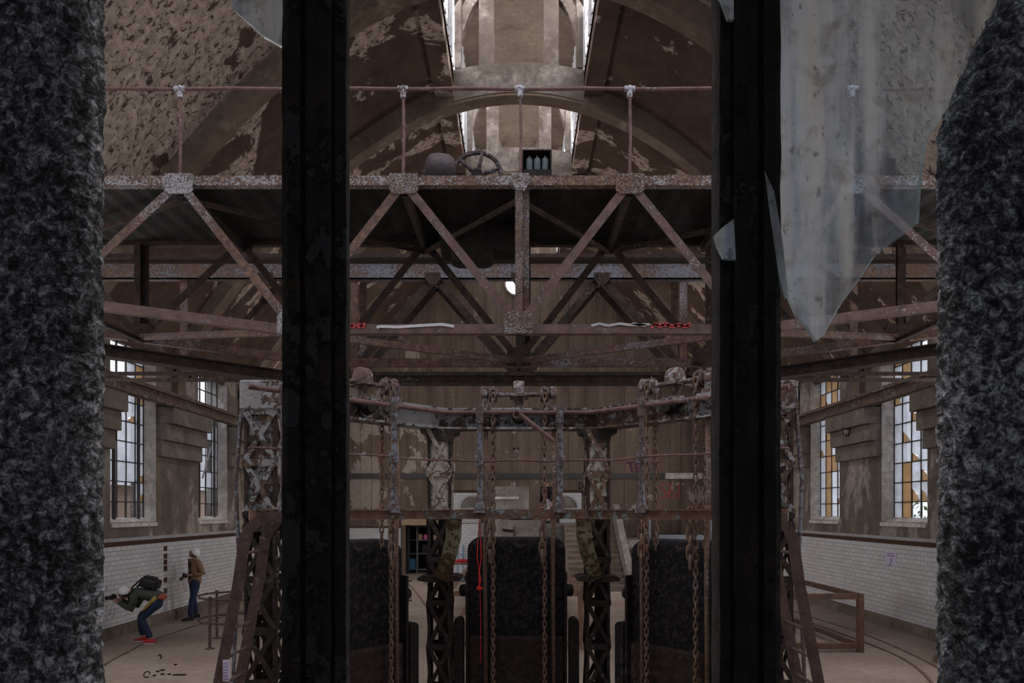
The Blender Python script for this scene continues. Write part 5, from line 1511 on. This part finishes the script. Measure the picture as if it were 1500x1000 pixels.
def shard(pts, d, name, thick=.006, mat=None, tilt=0):
    """irregular glass plate outlined in the window plane at depth d"""
    off = ROOT[wn.name]
    q = [P(px, py, d) for px, py in pts]
    for v in q: v.y += tilt * (v.z - E)
    n = len(q); bm = bmesh.new(); vs = [bm.verts.new(v - off) for v in q]
    es = [bm.edges.new((vs[i], vs[(i + 1) % n])) for i in range(n)]
    bmesh.ops.triangle_fill(bm, edges=es, use_beauty=True)
    ext = bmesh.ops.extrude_face_region(bm, geom=list(bm.faces)); mv = [e for e in ext['geom'] if isinstance(e, bmesh.types.BMVert)]
    bmesh.ops.translate(bm, verts=mv, vec=(0, thick, 0)); bmesh.ops.recalc_face_normals(bm, faces=bm.faces)
    me = bpy.data.meshes.new(name); bm.to_mesh(me); bm.free(); me.materials.append(M['shard']); me.materials.append(M['shard_edge'])
    for pl in me.polygons: pl.material_index = 0 if abs(pl.normal.y) > .7 else 1
    o = bpy.data.objects.new(name, me); COL.objects.link(o); o.parent = wn; return o
o = shard([(1120, -30), (1490, -30), (1475, 0), (1445, 60), (1408, 130), (1384, 168), (1358, 204), (1350, 262), (1346, 326), (1322, 345), (1282, 374), (1262, 405), (1232, 446), (1206, 492), (1196, 499), (1184, 480), (1168, 462), (1152, 425), (1143, 360), (1120, 300)], .792, 'broken_pane', .007)
o['label'] = 'large dirty broken pane ending in a point'
shard([(326, -30), (430, -30), (430, 80), (410, 66), (385, 52), (365, 34), (343, 14)], .745, 'broken_pane', .005)
shard([(1075, 320), (1056, 335), (1046, 345), (1052, 362), (1060, 378), (1078, 380)], .695, 'broken_pane', .005)
shard([(1040, -20), (1056, 0), (1066, 28), (1075, 28), (1075, -20)], .695, 'broken_pane', .004)
shard([(1120, 250), (1126, 300), (1140, 400), (1150, 440), (1154, 425), (1146, 350), (1134, 280)], .698, 'broken_pane', .005)

# ------------------------------------------------------------------ light
w = bpy.data.worlds.new('sky'); SC.world = w; w.use_nodes = True; nt = w.node_tree; nt.nodes.clear()
out = nt.nodes.new('ShaderNodeOutputWorld'); bg = nt.nodes.new('ShaderNodeBackground'); nt.links.new(bg.outputs[0], out.inputs[0])
tc = nt.nodes.new('ShaderNodeTexCoord'); n = nt.nodes.new('ShaderNodeTexNoise'); n.inputs['Scale'].default_value = 3; n.inputs['Detail'].default_value = 5
nt.links.new(tc.outputs['Generated'], n.inputs[0])
cr = nt.nodes.new('ShaderNodeValToRGB'); cr.color_ramp.elements[0].position = .35; cr.color_ramp.elements[0].color = (.66, .76, .95, 1); cr.color_ramp.elements[1].position = .65; cr.color_ramp.elements[1].color = (.98, .97, 1.0, 1)
nt.links.new(n.outputs[0], cr.inputs[0]); nt.links.new(cr.outputs[0], bg.inputs[0]); bg.inputs[1].default_value = 1.0


def portal(name, loc, rot, sx, sy):
    l = bpy.data.lights.new(name, 'AREA'); l.shape = 'RECTANGLE'; l.size = sx; l.size_y = sy; l.cycles.is_portal = True
    o = bpy.data.objects.new(name, l); COL.objects.link(o); o.location = loc; o.rotation_euler = rot
portal('added_roof_portal', (0, 5.3, E + 11.2), (0, 0, 0), 12, 8.6)  # sky portal of the added roof opening
for s in (-1, 1):
    portal('lantern_daylight', (s * 1.75, 19, E + 11.95), (0, s * PI / 2, 0), 2.4, 19)
    portal('window_daylight', (s * 9.15, 13, 4.4), (0, s * PI / 2, 0), 4.2, 22)
portal('anteroom_daylight', (0, -2.85, 3.45), (PI / 2, 0, 0), 2.0, 1.9)
def add_lamp(name, loc, rot, sx, sy, power, col=(1, .95, .94)):
    l = bpy.data.lights.new(name, 'AREA'); l.shape = 'RECTANGLE'; l.size = sx; l.size_y = sy; l.energy = power; l.color = col
    o = bpy.data.objects.new(name, l); COL.objects.link(o); o.location = loc; o.rotation_euler = rot
# unseen fill lamps added in the front holes and the near side windows
for s in (-1, 1):
    add_lamp('front_fill_lamp', (s * 4.5, .9, 8.1), (PI / 2, 0, PI), 3.8, 4.2, 230)
    for k in (0, 1, 2): add_lamp('side_fill_lamp', (s * 8.72, sum(WIN[k]) / 2, 4.4), (0, s * PI / 2, 0), 4.0, 1.75, 110)
for s in (-1, 1):
    add_lamp('lantern_daylight_lamp', (s * 1.80, 20.5, E + 12.1), (0, s * math.radians(55), 0), 2.3, 15.5, 560)
    add_lamp('far_fill_lamp', (s * 8.72, sum(WIN[5]) / 2, 4.4), (0, s * PI / 2, 0), 4.0, 1.75, 260)  # extra lamp hidden in the last window to brighten the rear
add_lamp('roof_fill_lamp', (0, 5.2, E + 11.0), (0, 0, 0), 11.5, 8.0, 520)  # unseen fill lamp over the added roof opening
SC.cycles.max_bounces = 8; SC.cycles.diffuse_bounces = 5; SC.cycles.transparent_max_bounces = 12
vs_ = SC.view_settings; vs_.view_transform = 'Standard'; vs_.look = 'None'; vs_.gamma = 1; vs_.use_curve_mapping = False
vs_.exposure = 0.5
